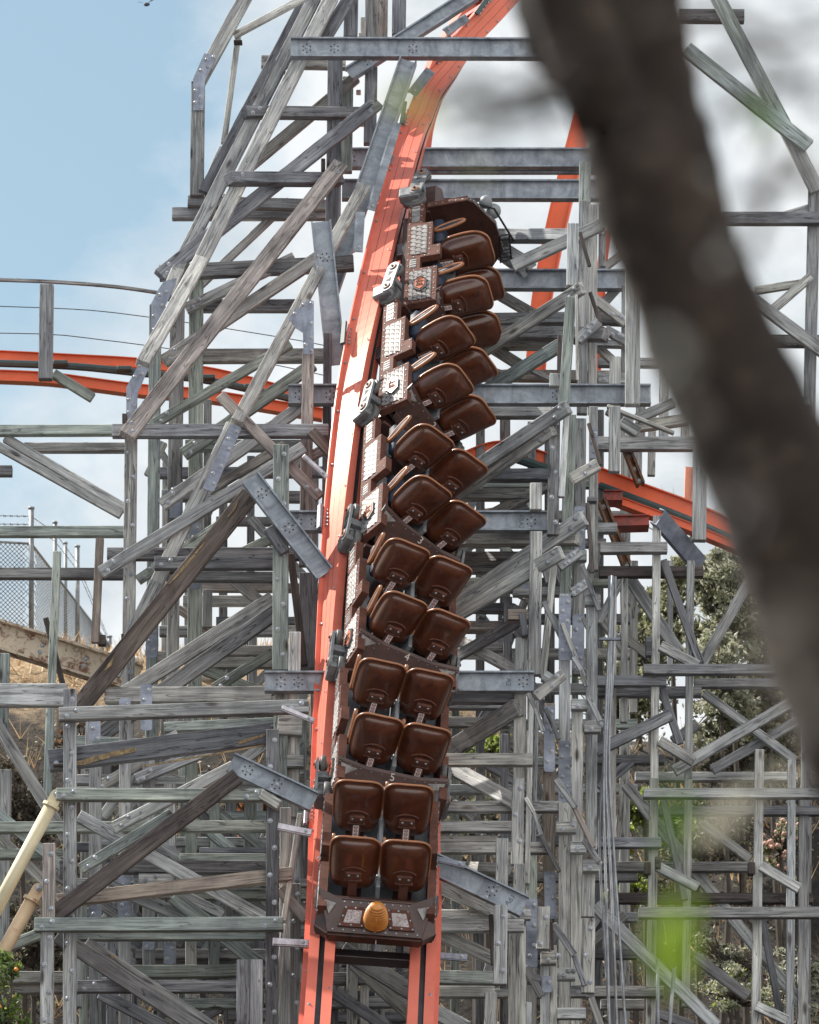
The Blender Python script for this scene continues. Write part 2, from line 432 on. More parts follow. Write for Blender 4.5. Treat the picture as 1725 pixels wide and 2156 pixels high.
# 3. leaning tower -----------------------------------------------------------
trestle('leaning timber tower rising from the left of the train to the top of the picture', 420, 1500, 69, '''
p 417 170 414 410 29 70.3 n
b 418 172 520 -15 29 70.3 n
b 492 72 650 -12 14 70.6 l
b 502 68 471 300 12 70.7 l
b 468 308 434 385 14 70.7 l
b 700 -12 425 541 31 71.0:68.5 n
b 426 539 302 760 30 68.5:66.6 n
b 665 -12 385 540 28 71.0:69.2 n
b 386 538 352 620 28 69.2:68.4 n
b 644 -5 430 402 24 71.5:70.2 k
b 738 -12 684 78 27 71.2 k
p 706 121 700 560 32 70.8 k
p 740 -12 738 75 30 71.5 k
p 733 160 730 360 23 71.6 g
p 782 -12 782 78 26 71.3 k
p 782 140 779 300 27 71.4 k
p 806 -12 805 80 23 71.7 b
p 841 -12 840 70 30 71.8 k
l 550 126 728 130 25 71.3 n
l 520 232 762 235 24 69.95:70.9 kS
l 489 371 724 373 26 68.8:70.5 kS
l 395 421 690 430 23 71.4 n
l 362 447 690 447 25 71.7 n
b 750 160 528 345 25 71.55 n
b 797 212 338 577 31 70.75:68.9 kB
b 719 341 268 913 34 70.15:66.2 bB
b 768 386 500 884 27 69.4:66.3 n
b 490 892 330 1225 28 66.3 n
b 330 1225 238 1420 29 66.25 n
k 676 345 685 345 26 70.6 d
p 276 882 268 1560 26 66.85 nV
p 327 640 318 1560 25 68.5 g
p 374 600 366 1140 30 69.0 k
p 366 1150 362 1560 25 69.1 n
p 413 585 409 1560 30 69.5 g
p 437 840 436 1130 17 70.2 n
p 649 740 642 1190 25 66.9 b
p 690 700 686 1200 18 68 k
l 335 572 745 551 31 69.3 k
l 400 641 625 641 25 69.7 k
l 410 747 690 746 28 69.6 n
l 236 905 692 905 27 66.5 k
l 390 936 640 936 22 69.2 g
l 340 1041 640 1044 22 69.1 n
l 385 1263 575 1263 20 71 n
l 335 1327 640 1327 20 71.2 n
l 440 1370 576 1368 20 71.4 n
l 430 1394 575 1394 21 71 l
b 700 520 345 758 27 69.3:68.8 nE
b 620 540 391 648 23 69.3 nE
b 612 722 325 890 20 68.3 gE
b 660 765 386 955 27 68.6 gE
b 640 850 340 1062 27 67.8 nE
b 600 935 440 1030 20 68.0 n
b 463 830 674 1046 23 66.4 bE
b 640 940 212 1204 26 66.2 nE
b 490 1085 290 1220 20 67.5 gE
b 576 1130 440 1195 20 68.4 g
b 655 905 700 955 22 66.3 d
b 310 1000 345 930 16 69.3 l
b 330 935 420 1080 14 69.8 n
b 375 1280 450 1330 16 70.5 b
b 490 1220 575 1285 22 70.6 n
b 420 1405 560 1460 22 70.8 g
p 532 1337 532 1448 18 71.5 n
p 364 1260 364 1500 23 70.0 l
p 437 1240 436 1320 20 70.4 n
k 260 1334 260 1352 10 66.6 d
k 262 870 262 890 10 66.6 d
k 354 575 366 575 16 70.4 d
k 344 655 358 655 22 70.4 d
k 470 420 480 420 26 70.4 d
k 598 160 612 160 22 70.4 d
k 535 210 546 210 20 70.8 d
b 690 940 615 980 20 67 n
l 590 235 740 235 20 71.9 k
k 510 85 492 85 4 70.2 d
b 610 420 420 600 16 71.8 n
k 755 110 765 110 90 71.75 p
k 750 190 760 190 4 71.75 p
p 764 35 764 80 10 71.9 p
p 765 230 764 262 12 71.9 p
''', plates=[
 ([(430, 112), (452, 115), (453, 124), (431, 172), (428, 232), (407, 232), (407, 165)], 70.26, [(449, 119), (434, 125), (438, 140), (423, 147), (411, 190), (421, 203), (411, 215), (421, 228)]),
 ([(300, 752), (315, 760), (313, 775), (290, 828), (288, 884), (266, 886), (266, 815)], 66.7, [(304, 763), (294, 770), (298, 787), (283, 793), (271, 841), (282, 854), (271, 867)]),
 ([(345, 592), (372, 585), (370, 600), (347, 645), (340, 712), (318, 712), (318, 640), (333, 610)], 68.3, [(350, 614), (337, 620), (341, 643), (323, 665), (335, 680), (324, 693)]),
 ([(607, 668), (650, 630), (661, 634), (661, 745), (639, 745), (638, 700), (622, 690)], 66.75, [(639, 641), (655, 638), (620, 660), (655, 680), (655, 710), (643, 725), (655, 738)]),
 ([(370, 1022), (385, 1022), (385, 1090), (357, 1090), (357, 1030)], 68.85, [(364, 1030), (378, 1045), (363, 1058)]),
], splices=[(498, 896, 438, 1032, 25, 66.1), (411, 1100, 411, 1240, 24, 69.3), (322, 1240, 318, 1385, 24, 68.3), (364, 1362, 364, 1420, 22, 69.8)])
# 4. far left frame -----------------------------------------------------------
trestle('timber frame at the far left edge with long level rails and a pair of diagonals', 110, 2200, 66, '''
l -30 904 240 903 21 68.0 g
l 50 940 265 940 19 68.5 n
b 10 920 265 1070 19 68.2 n
b -30 923 255 1082 18 68.0 n
l -30 989 25 989 21 68.3 k
l -30 1117 260 1117 21 68.0 g
l -30 1205 262 1206 22 68.0 k
p 120 1160 108 1440 17 66.8 g
p 107 1450 97 1740 17 66.9 g
p 210 1132 200 1352 17 67.5 b
l -30 1462 140 1462 47 63.5 l
b 96 1300 132 1440 12 67.2 d
p 8 1375 3 1560 24 67.4 g
b -10 1520 140 1765 25 63.0 n
l -30 1741 560 1738 22 62.5 g
l -30 1797 135 1797 20 62.8 g
b -20 1700 140 1832 22 62.6 g
b -20 1745 140 1900 22 62.9 n
l -30 2057 160 2057 24 62.0 l
l -30 2080 165 2080 20 62.2 n
b 20 1990 84 1965 22 61.5 g
p 8 1620 -4 2400 30 64.5 n
k 222 1346 206 1346 20 67.6 d
''')
# 5. background trestle lower left ---------------------------------------------
trestle('shadowed background trestle of greenish boards behind the lower left frame', 330, 2200, 64, '''
p 200 1610 200 2400 25 64.0 n
p 188 1500 186 1620 15 64.4 n
p 263 1500 262 2400 24 64.1 n
p 313 1560 313 2040 25 64.2 n
p 358 1650 357 2030 25 64.3 nV
p 403 1600 402 1800 25 64.4 g
p 402 1900 402 2400 23 64.4 n
p 452 1660 450 2060 22 64.9 g
p 527 1690 526 1800 25 65.2 g
p 160 1880 158 2120 26 63.4 n
p 175 1900 173 2400 15 64.6 g
p 235 1900 233 2400 20 65.2 k
l 250 1825 562 1824 25 62.7 k
l 378 1806 560 1806 18 63.2 g
l 420 1790 560 1790 12 63.5 k
l 292 1850 362 1851 22 62.6 lS
l 360 1882 650 1882 21 63.1 g
l 285 2008 560 2008 20 65 k
l 285 2032 560 2030 22 65.1 k
l 270 2045 505 2043 25 63.3 g
l 375 2112 502 2112 21 63.8 g
l 480 2135 570 2135 22 64.2 k
b 228 1862 470 1965 25 63.0 n
b 300 1840 470 1925 20 62.9 n
b 320 1770 562 1925 25 63.4 n
b 365 1887 560 2040 30 62.8 g
b 430 1740 560 1850 22 63.9 g
b 210 2090 380 2180 26 63.0 k
b 215 1720 300 1600 20 64.8 l
b 245 1730 330 1620 16 64.9 l
b 215 1900 255 2010 10 65.2 l
b 390 1690 565 1560 22 64.7 n
b 455 1705 560 1790 18 65.0 g
l 200 1770 560 1772 18 65.3 n
l 160 1640 560 1642 20 65.2 n
b 170 2000 280 1860 18 66 n
b 330 2200 560 2060 22 66 k
b 100 1830 300 1960 20 64.9 k
p 480 1840 480 2400 18 66.5 k
p 340 1860 338 2400 16 66.8 k
p 545 1980 545 2200 20 66.2 k
l 620 1960 780 1962 24 64.8 n
l 640 2060 900 2058 24 65.1 k
l 640 2110 900 2108 22 65.3 n
p 742 1960 740 2400 22 65 l
p 768 1970 766 2400 18 65.2 p
p 800 1970 800 2400 20 66 n
p 700 1960 698 2400 26 65.5 k
b 720 1998 920 2120 34 62.4 n
b 745 2030 900 2170 24 62.8 n
b 690 2080 830 2170 24 62.6 k
l 640 1890 760 1890 22 65.4 n
b 620 2010 690 2180 16 65 n
''', splices=[(201, 1890, 201, 1950, 23, 63.9), (262, 1830, 262, 1940, 26, 63.95), (201, 1970, 201, 2010, 22, 63.9), (313, 1960, 313, 2000, 24, 64.1), (357, 1985, 357, 2030, 22, 64.15), (403, 1900, 403, 1950, 22, 64.2)])
EXT[0] = 1.5
# 6. centre right post cluster --------------------------------------------------
trestle('dense cluster of upright timber posts right of the train with bolted steel splices', 1180, 2200, 63, '''
p 1168 870 1165 1125 24 65.0 nV
p 1203 624 1186 870 23 66.6 g
p 1202 872 1190 1256 24 65.6 g
p 1223 880 1218 1420 24 65.9 n
p 1250 855 1250 1200 19 66.1 l
p 1247 1250 1245 1790 24 64.0 l
p 1295 855 1294 992 24 66.0 l
p 1129 1016 1129 1072 25 64.75 l
p 1129 1118 1126 1420 26 64.55 n
p 1096 1455 1094 1640 26 63.4 l
p 1092 1638 1089 1820 25 62.7 lV
p 1190 1250 1189 1700 24 64.2 n
p 1189 1690 1188 2400 24 63.4 l
p 1157 1480 1157 1960 24 63.9 b
p 1216 1490 1216 1790 24 63.6 n
p 1214 1790 1214 2400 24 63.4 l
p 1240 1835 1238 1930 27 62.9 l
p 1240 1933 1238 2090 27 62.6 lV
p 1119 1800 1119 1900 24 63.5 g
p 1118 2030 1117 2400 24 63.4 l
p 1058 1765 1056 1910 26 60.9 n
p 1055 1905 1053 2072 28 60.15 lV
p 1094 1820 1093 1930 24 62.2 l
p 1081 1955 1079 2400 20 61.8 l
p 1099 1950 1099 2400 16 61.9 l
p 1145 1909 1143 1998 26 62.1 lV
p 1148 1995 1148 2400 18 62.6 l
p 1166 1990 1165 2400 15 62.7 l
p 1034 2089 1033 2400 26 60.6 n
p 1111 2110 1110 2400 18 62 l
p 1063 1545 1062 1800 16 66 k
p 1070 1256 1069 1420 18 66.2 k
p 1099 1342 1097 1412 26 65.0 l
p 1290 1215 1288 1800 18 65.6 n
p 1316 1217 1314 1520 15 66 l
p 1336 1180 1334 1500 16 66.8 l
p 1290 1800 1288 2400 16 66.2 k
b 1194 857 1183 1045 13 64.9 p
b 1166 1190 1143 1425 15 64.8 p
b 1119 1470 1110 1860 11 63.3 p
b 1131 1475 1124 1800 9 63.5 n
b 985 992 1192 857 29 64.6 nE
b 990 1020 1160 905 26 64.9 nE
b 962 1268 1226 1090 32 64.85 lE
b 955 1296 1178 1163 30 64.3 lE
b 1177 1192 1222 1160 20 65 nB
b 1205 1247 1234 1228 20 64.6 nB
b 1204 1008 1260 976 25 65.3 nE
b 940 1582 1086 1490 38 63.3 l
b 1129 1466 1187 1417 22 62.8 nE
b 948 1612 1080 1685 30 63.3 l
b 930 1672 1000 1722 18 64.6 n
b 918 1854 1045 1915 38 61.6 l
b 915 1960 1040 2018 27 61.5 l
b 910 2125 985 2165 30 61.6 l
b 970 1375 1106 1297 22 65.2 k
b 985 1355 1090 1412 22 65.4 n
b 1050 1073 1150 1020 22 65.6 nE
b 1010 1130 1110 1060 20 67 n
l 960 866 1160 866 20 66.5 n
l 960 997 1156 997 24 65.4 k
l 960 1038 1120 1038 21 65.9 l
l 940 1134 1212 1132 24 65.2 l
l 940 1171 1118 1171 22 65.8 n
l 1118 1168 1236 1168 22 65.6 n
l 930 1194 1118 1194 18 66.2 k
l 1080 1244 1246 1244 18 66.0 n
l 980 1316 1065 1316 20 66.4 b
l 1010 1360 1070 1360 18 66.8 n
l 880 1470 1085 1470 18 63.5 k
l 880 1486 1085 1486 10 64.5 n
l 900 1518 1075 1520 20 66.2 n
l 915 1598 1122 1598 25 62.9 l
l 870 1697 1182 1697 22 63.45 l
l 870 1739 1080 1739 22 63.5 l
l 870 1766 1050 1766 14 63.6 n
l 870 1784 1160 1784 22 63.4 n
l 980 1824 1046 1826 22 63.2 l
l 880 1925 1118 1925 20 61.7 lE
l 880 1948 1104 1948 25 61.3 l
l 880 2056 1042 2058 27 61.5 g
l 880 2087 1042 2087 22 61.8 l
l 1173 2133 1234 2133 22 62.4 l
k 1203 1482 1238 1482 22 63.3 lS
k 1230 1529 1266 1529 24 63.5 lS
k 1171 1741 1214 1741 23 63.1 lS
k 1172 2050 1212 2050 24 63.0 lB
k 1201 1783 1235 1783 23 63.1 lS
k 1227 1822 1262 1822 24 62.7 lS
k 1202 2086 1235 2086 23 63.0 lS
k 1139 2017 1172 2017 24 62.3 lS
k 1232 1262 1265 1262 24 63.9 l
k 1070 1293 1112 1293 22 64.9 b
k 1100 1290 1106 1337 14 64.8 k
k 1145 1420 1175 1440 22 62.9 l
k 1112 2058 1146 2066 20 62.6 k
s 1145 1266 1183 1344 10 64.2 n
s 1184 1312 1207 1370 9 63.9 n
s 1207 1370 1231 1424 9 63.9 n
s 1112 1459 1128 1490 9 63.0 n
s 1128 1490 1144 1540 9 63.0 n
s 1149 1491 1178 1556 9 63.5 n
s 1207 1383 1224 1410 9 63.6 n
s 1224 1410 1235 1445 9 63.6 n
s 1239 1466 1264 1518 11 63.2 n
s 1171 1640 1212 1700 13 62.8 n
s 1210 1700 1251 1784 11 62.9 b
s 1107 1679 1124 1710 9 62.6 n
s 1124 1710 1140 1758 9 62.6 n
s 1140 1758 1178 1835 9 63.3 k
s 1165 1945 1210 2010 14 62.4 k
s 1210 2012 1232 2075 12 62.5 k
s 1107 2035 1141 2098 16 62.4 k
s 1230 1768 1262 1814 12 62.5 k
s 1237 1058 1248 1205 9 65.4 d
s 1226 1188 1262 1285 10 63.8 k
s 1228 1300 1262 1380 8 64.6 n
s 1240 890 1265 978 8 65.7 d
s 1214 620 1216 800 6 66.5 p
s 1034 1925 1039 2032 10 61.2 d
s 1160 1940 1163 2000 8 62.3 d
s 1245 2100 1266 2160 14 62.5 n
l 1258 1110 1300 1110 20 66.5 n
k 1237 1050 1257 1050 10 65.8 k
l 930 1235 1090 1232 22 67 n
l 930 1275 1080 1278 18 67.4 k
b 1000 1190 1110 1255 18 67.6 n
l 960 1420 1090 1420 14 67 n
''', splices=[(1221, 1066, 1221, 1157, 24, 65.7), (1218, 1293, 1217, 1412, 24, 65.5), (1190, 1254, 1189, 1390, 25, 64.05), (1157, 1486, 1157, 1625, 23, 63.75), (1189, 1560, 1189, 1690, 25, 64.05), (1120, 1893, 1120, 2037, 24, 63.3), (1158, 1835, 1160, 1935, 24, 63.75), (1250, 900, 1250, 965, 17, 65.95), (1152, 2055, 1152, 2090, 20, 62.5), (1105, 1175, 1108, 1240, 20, 66)])
# 7. upper right frame ------------------------------------------------------------
trestle('timber frame beside the foremost coaster car with cross braces, part hidden by the tree trunk', 1230, 1100, 68, '''
p 1207 469 1205 600 24 68.0 l
p 1231 421 1226 870 22 68.7 n
p 1249 430 1248 870 19 69.0 n
p 1233 340 1232 425 25 69.7 g
p 1333 560 1333 850 31 66.9 l
p 1296 750 1295 870 23 67.6 l
p 1320 600 1318 780 20 69.8 n
p 1270 430 1268 560 16 70 n
p 1170 786 1169 812 24 67.0 l
b 1040 722 1222 606 26 67.6 nE
b 1036 812 1176 726 27 67.7 g
b 1079 558 1270 470 26 68.6 n
b 1216 714 1262 675 22 68.2 nB
b 1250 625 1318 678 20 69.2 nE
b 1275 692 1320 717 20 68.8 nB
b 1040 505 1115 552 22 69.6 n
b 1030 520 1100 570 12 69.8 n
b 1030 605 1230 720 22 69.7 n
b 1000 706 1110 775 22 69.7 n
b 1100 768 1185 812 8 69.4 l
b 1010 766 1080 790 8 69.4 l
b 1250 720 1310 775 18 69.8 n
b 1250 660 1340 560 18 70.2 n
b 1262 570 1320 525 16 70.2 n
l 1035 492 1196 492 26 69.0 n
l 1020 669 1192 667 24 69.0 n
l 1060 697 1270 700 27 68.4 k
l 1050 722 1178 722 16 69.2 n
l 1000 787 1316 790 22 68.9 b
l 1240 667 1330 672 22 69.5 n
l 1248 720 1330 722 14 69.6 n
l 1258 932 1490 932 28 66.9 n
l 1260 795 1335 795 22 68.3 lS
s 1221 487 1242 560 8 68.3 d
s 1243 614 1264 678 8 68.2 d
s 1181 704 1180 806 14 67.4 d
s 1265 490 1290 460 10 69.9 n
b 1279 853 1420 910 7 66.6 l
k 1308 885 1345 908 22 66.8 n
b 1340 880 1420 845 20 67.0 n
l 1340 895 1450 880 22 67.2 l
p 1350 850 1349 930 20 69 n
p 1340 940 1338 1090 26 68.5 l
p 1375 860 1372 1000 16 69.5 n
b 1280 860 1330 890 22 68 n
l 1260 760 1450 762 18 70.5 n
p 1400 720 1398 930 20 70.6 n
p 1445 780 1443 930 18 70.8 n
''')
EXT[0] = 0
# 8. right scaffold ----------------------------------------------------------------
trestle('spindly timber scaffold with thin crossing braces standing before the shrubs at lower right', 1450, 2200, 65, '''
p 1475 940 1473 1136 29 65.7 n
p 1384 1085 1378 1640 17 65.4 l
p 1378 1640 1367 2400 19 65.4 l
p 1455 1180 1450 1640 16 65.7 n
p 1450 1640 1444 2120 17 65.7 l
p 1600 1577 1589 2400 19 65.2 l
p 1668 1600 1662 2400 17 65.9 n
p 1694 1680 1690 2400 22 66.3 n
l 1264 1152 1406 1151 22 65.2 k
l 1262 1202 1482 1202 22 65.9 d
l 1355 1408 1700 1408 21 65.1 k
l 1258 1432 1404 1432 21 65.3 k
l 1260 1455 1478 1455 21 65.9 k
l 1463 1437 1720 1437 18 66.2 k
l 1355 1669 1760 1669 20 65.0 n
l 1388 1706 1760 1706 18 66.2 k
l 1258 1773 1393 1773 21 65.2 k
l 1262 1824 1590 1824 20 66.4 n
l 1298 1890 1712 1890 21 66.5 d
l 1346 1921 1760 1920 22 64.9 n
l 1253 2087 1398 2087 22 65.2 n
l 1265 2114 1357 2114 20 66.4 n
l 1338 1634 1680 1634 18 67.5 p
l 1258 1598 1400 1598 18 67 k
b 1397 1178 1476 1396 16 65.6 k
b 1476 1400 1582 1216 22 66.4 n
b 1391 1358 1470 1400 21 65.2 n
b 1389 1558 1462 1602 21 65.2 n
b 1393 1448 1433 1565 16 65.6 k
b 1483 1458 1675 1600 18 66.6 n
b 1420 1622 1700 1458 23 65.5 n
b 1500 1620 1700 1505 20 66.8 n
b 1256 1580 1414 1503 24 65.1 k
b 1306 1333 1370 1382 20 66.8 n
b 1328 1218 1430 1372 25 66.3 n
b 1418 1560 1470 1522 22 66.5 k
b 1318 1650 1700 2128 23 66.6 l
b 1398 1682 1443 1894 14 65.6 k
b 1253 1905 1510 2160 26 65.3 n
b 1463 2012 1576 2098 22 66.0 k
b 1478 1732 1580 1808 18 66.7 n
b 1603 1917 1644 2134 14 66.0 k
b 1383 1822 1470 1868 20 65.1 l
b 1603 1822 1684 1870 20 65.0 l
b 1593 2117 1660 2148 20 65.0 l
b 1380 2130 1460 2160 20 65.6 k
b 1313 1640 1296 1820 13 67.2 p
b 1262 1660 1330 1600 20 67 k
k 1364 1815 1364 1840 14 65.3 d
k 1380 1815 1392 1815 24 65.0 d
k 1360 1360 1372 1360 40 65.3 k
k 1583 1815 1583 1840 14 65.1 d
b 1260 1310 1330 1180 16 67.2 n
b 1300 1220 1345 1290 14 67.4 l
p 1412 1180 1411 1400 12 68 n
''')
# 9. far right tower ----------------------------------------------------------------
trestle('outer timber tower at the top right, seen beyond the blurred tree trunk', 1713, 1000, 72, '''
b 1508 -15 1664 284 31 72.0 g
b 1664 284 1722 400 31 72.0 n
p 1716 385 1704 910 25 72.1 n
p 1704 912 1694 2400 22 72.1 k
b 1445 100 1704 306 32 71.8 g
l 1430 30 1568 31 27 72.2 k
l 1520 457 1760 457 26 71.9 k
b 1590 610 1690 594 16 72.3 l
b 1630 648 1708 580 18 71.9 l
b 1575 620 1760 758 26 71.8 n
l 1600 715 1760 716 24 72.2 k
l 1660 847 1706 843 19 71.9 l
b 1640 458 1712 436 20 72.2 p
''')

YEL = make_paint('freshly_torn_yellow_wood', (.30, .21, .105), .85, .4, (.13, .10, .075), 9, 0, .52)
def splinter(parent, poly, n):
    Y = YN(n); P = [W(x, y, Y) for x, y in poly]; c = sum(P, Vector()) / len(P)
    m = MB(); m.prism([(p.x - c.x, p.z - c.z) for p in P], -.006, .004); m.build('splintered_patch', YEL, parent, M=local(parent, Matrix.Translation(c)))
splinter(TRESTLES[0], [(160, 1604), (200, 1592), (262, 1577), (287, 1574), (286, 1583), (255, 1590), (215, 1600), (180, 1610), (162, 1612)], 60.615)
splinter(TRESTLES[0], [(500, 1562), (514, 1557), (560, 1545), (560, 1549), (516, 1564), (504, 1568)], 60.615)
splinter(TRESTLES[0], [(300, 1612), (440, 1588), (556, 1568), (556, 1571), (440, 1592), (300, 1616)], 60.615)
splinter(TRESTLES[0], [(232, 2007), (240, 2012), (244, 2018), (236, 2018)], 60.69)
splinter(TRESTLES[1], [(489, 1072), (502, 1056), (494, 1076), (478, 1090)], 64.715)
splinter(TRESTLES[1], [(398, 1178), (440, 1130), (410, 1172), (380, 1208), (352, 1234)], 64.715)
splinter(TRESTLES[1], [(230, 1395), (240, 1385), (234, 1402), (220, 1412)], 64.715)

def lattice_lines(xs, ys, n0, y0, y1, seed, w=18, diag=.55, tone='nnkkgl'):
    rnd = random.Random(seed); out = []
    for i, x in enumerate(xs):
        out.append('p %g %g %g %g %g %.2f %s' % (x, y0 + rnd.uniform(-20, 30), x - rnd.uniform(0, 5), y1, w + rnd.uniform(-3, 5), n0 + .15 * (i % 3), rnd.choice(tone)))
    for j, y in enumerate(ys):
        yy = y + rnd.uniform(-9, 9); a, b = min(xs) - 25, max(xs) + 25
        if j % 3 == 1: a = xs[len(xs) // 3] - 15
        if j % 4 == 2: b = xs[-2] + 15
        out.append('l %g %g %g %g %g %.2f %s' % (a, yy, b, yy + rnd.uniform(-2, 2), w + rnd.uniform(-2, 5), n0 - .35 - .12 * (j % 2), rnd.choice(tone)))
    for i in range(len(xs) - 2):
        for j in range(0, len(ys) - 2):
            if rnd.random() < diag:
                k = i + rnd.choice((1, 2)); f = rnd.random() < .5
                ya, yb = (ys[j], ys[j + rnd.choice((1, 2))]) if f else (ys[j + rnd.choice((1, 2))], ys[j])
                out.append('b %g %g %g %g %g %.2f %s' % (xs[i], ya, xs[k], yb, w + rnd.uniform(-2, 3), n0 - .7 - .05 * ((i + j) % 5), rnd.choice(tone)))
    return '\n'.join(out)
trestle('hindmost timber trestle seen through the gaps right of the train, behind the post cluster', 1150, 2220, 69.8,
        lattice_lines([960, 1012, 1064, 1120, 1158, 1212, 1262, 1318], [1010, 1085, 1150, 1225, 1295, 1372, 1440, 1520, 1600, 1665, 1760, 1840, 1925, 2010, 2090], 69.8, 880, 2400, 3, 17, .34))
trestle('hindmost timber trestle seen through the gaps left of the train, against the pale sky', 520, 1560, 73,
        lattice_lines([352, 398, 470, 528, 596, 664], [1000, 1090, 1165, 1240, 1310, 1385, 1450], 73.0, 960, 1570, 5, 17, .30, 'nkkb'))
trestle('hindmost timber trestle crowding the shade behind the lower left frame', 380, 2220, 67.5,
        lattice_lines([178, 224, 286, 338, 384, 430, 486, 545, 600, 640], [1660, 1722, 1790, 1860, 1925, 1990, 2065, 2130], 67.6, 1600, 2400, 9, 17, .34, 'nkkkg'))
trestle('hindmost timber frame below the train between the two orange rails', 780, 2220, 67.5,
        lattice_lines([690, 735, 790, 842, 880], [1960, 2030, 2100, 2150], 67.0, 1900, 2400, 4, 18, .3, 'nkkl'))

# ------------------------------------------------------------------ steel ties (I-beams)
def ibeam_mesh(L, H, D, tw=.016, tf=.02):
    m = MB()
    poly = [(-D / 2, -H / 2), (D / 2, -H / 2), (D / 2, -H / 2 + tf), (tw / 2, -H / 2 + tf), (tw / 2, H / 2 - tf), (D / 2, H / 2 - tf), (D / 2, H / 2), (-D / 2, H / 2), (-D / 2, H / 2 - tf), (-tw / 2, H / 2 - tf), (-tw / 2, -H / 2 + tf), (-D / 2, -H / 2 + tf)]
    m.prism(poly, -L / 2, L / 2, (1, 2, 0))
    return m
def text(body, size, mat, parent, M, name='stamped_mark'):
    cu = bpy.data.curves.new(name, 'FONT'); cu.body = body; cu.size = size; cu.align_x = 'CENTER'; cu.align_y = 'CENTER'; cu.extrude = .0015
    cu.materials.append(mat)
    t_ = bpy.data.objects.new('t', cu); me = bpy.data.meshes.new_from_object(t_); bpy.data.objects.remove(t_)
    return link(name, me, parent, M)
def steel(label, x1, y1, x2, y2, w, n, clusters=(), D=.17, mark=None, name='steel_beam', mat=STEEL):
    Y = YN(n); p1, p2 = W(x1, y1, Y), W(x2, y2, Y); L = (p2 - p1).length; H = w * SC(Y)
    Mw = frame(p1, p2, D / 2)
    o = ibeam_mesh(L, H, D).build(name, mat, None, M=Mw); tag(o, label, 'steel beam')
    for c in clusters:
        s = -L / 2 + c * L
        h = MB()
        for k in range(6):
            a = R(60 * k + 30); cx, cz = s + .052 * math.cos(a), .052 * math.sin(a)
            h.lathe([(.010, 0), (.010, .002)], 8, 0, Matrix.Translation((cx, -.009, cz)) @ Matrix.Rotation(R(90), 4, 'X'))
        h.build('bolt_hole', DARK, o)
        for q in ((0, 0), (.03, .088), (-.03, -.088)):
            bolt_at(o, Matrix.Translation((s + q[0], -.009, q[1])) @ Matrix.Rotation(R(90), 4, 'X'), .85)
    if mark:
        text(mark[0], mark[2], STAMP, o, Matrix.Translation((-L / 2 + mark[1] * L, -.0105, 0)) @ Matrix.Rotation(R(90), 4, 'X') @ Matrix.Rotation(R(mark[3]), 4, 'Z'))
    return o
steel('topmost horizontal steel I-beam crossing in front of the orange track', 612, 97, 1290, 99, 44, 69.9, (.05, .136, .38))
steel('second horizontal steel I-beam from the top, just above the foremost car', 722, 330, 1300, 330, 43, 72.9, (.03,))
steel('thin steel rail sandwiched between the second and third horizontal I-beams', 880, 358, 1290, 358, 11, 73.2, D=.1)
steel('third horizontal steel I-beam from the top, beside the foremost wheel carriage', 720, 396, 1320, 397, 43, 72.3, (.86,))
steel('horizontal steel I-beam right of the foremost row of seats', 880, 585, 1345, 586, 43, 70.0, (.71,))
steel('long steel I-beam right of the middle cars whose right end nears the tree trunk', 607, 828, 1371, 828, 43, 67.5, (.03, .115, .74, .95))
steel('short-looking steel I-beam behind the third car stamped with letters on its right end', 610, 1095, 1152, 1095, 43, 65.35, (.03, .1, .94), mark=('4BA2', .9, .085, -90))
steel('lowest level steel I-beam, stamped A2, behind the fourth and fifth cars', 557, 1433, 1125, 1433, 43, 63.1, (.06, .125, .96), mark=('A2', .905, .085, -90))
steel('upper slanted steel beam running down to the orange rail from a dark brace', 527, 1003, 684, 1206, 42, 64.3, (.16, .52), D=.16)
steel('lower slanted steel beam running down to the orange rail above a dark brace', 486, 1603, 662, 1686, 43, 60.35, (.2, .55), D=.16)
steel('slanted steel beam running down to the right from the rearmost car', 890, 1805, 1105, 1907, 46, 60.55, (.68,), D=.16, mark=('A61', .86, .085, 75))
steel('short leaning steel beam close beside the sunlit part of the orange rail', 676, 463, 708, 765, 43, 68.2, (.25,), D=.16)
steel('long leaning steel leg beside the top of the orange track', 860, 122, 694, 610, 38, 69.8, (), D=.2)
steel('short slanted steel beam behind the topmost I-beam', 735, 152, 1000, -18, 31, 71.2, (.16,), D=.16)
def flat_bar(label, x1, y1, x2, y2, w, n, mat=STEEL, t=.02, lip=.05):
    Y = YN(n); p1, p2 = W(x1, y1, Y), W(x2, y2, Y); L = (p2 - p1).length; H = w * SC(Y)
    m = MB(); m.box((0, 0, 0), (L / 2, t / 2, H / 2), .003); m.box((0, lip / 2, -H / 2 - .004), (L / 2, lip / 2, .008), .002)
    o = m.build('angle_bracket', mat, None, M=frame(p1, p2, t / 2)); tag(o, label, 'steel bracket')
    bolt_at(o, Matrix.Translation((L / 2 - .06, -t / 2, 0)) @ Matrix.Rotation(R(90), 4, 'X'), .7)
    return o
flat_bar('slotted steel strip alongside the track just below the yellowish blurred leaf', 838, 258, 782, 442, 17, 69.6)
flat_bar('steel strip on the edge of the track just under the topmost I-beam', 908, 147, 868, 198, 21, 71.0)
flat_bar('steel strip on the edge of the track above the topmost I-beam', 985, 36, 938, 68, 18, 71.6)
flat_bar('short upright steel channel left of the sunlit rail near a timber end', 760, 446, 755, 530, 18, 68.3)
flat_bar('thin pinkish angle bracket sloping down to the rail beside a squared post top', 640, 958, 690, 1003, 7, 64.9, ANGLE, .03)
flat_bar('thin angle bracket sloping to the rail at the end of a bolted ledger', 594, 1488, 662, 1516, 8, 60.15, ANGLE, .04)
flat_bar('pale angle bracket meeting the rail beside the second seat row from the back', 585, 1738, 656, 1752, 12, 60.1, ANGLE, .05)
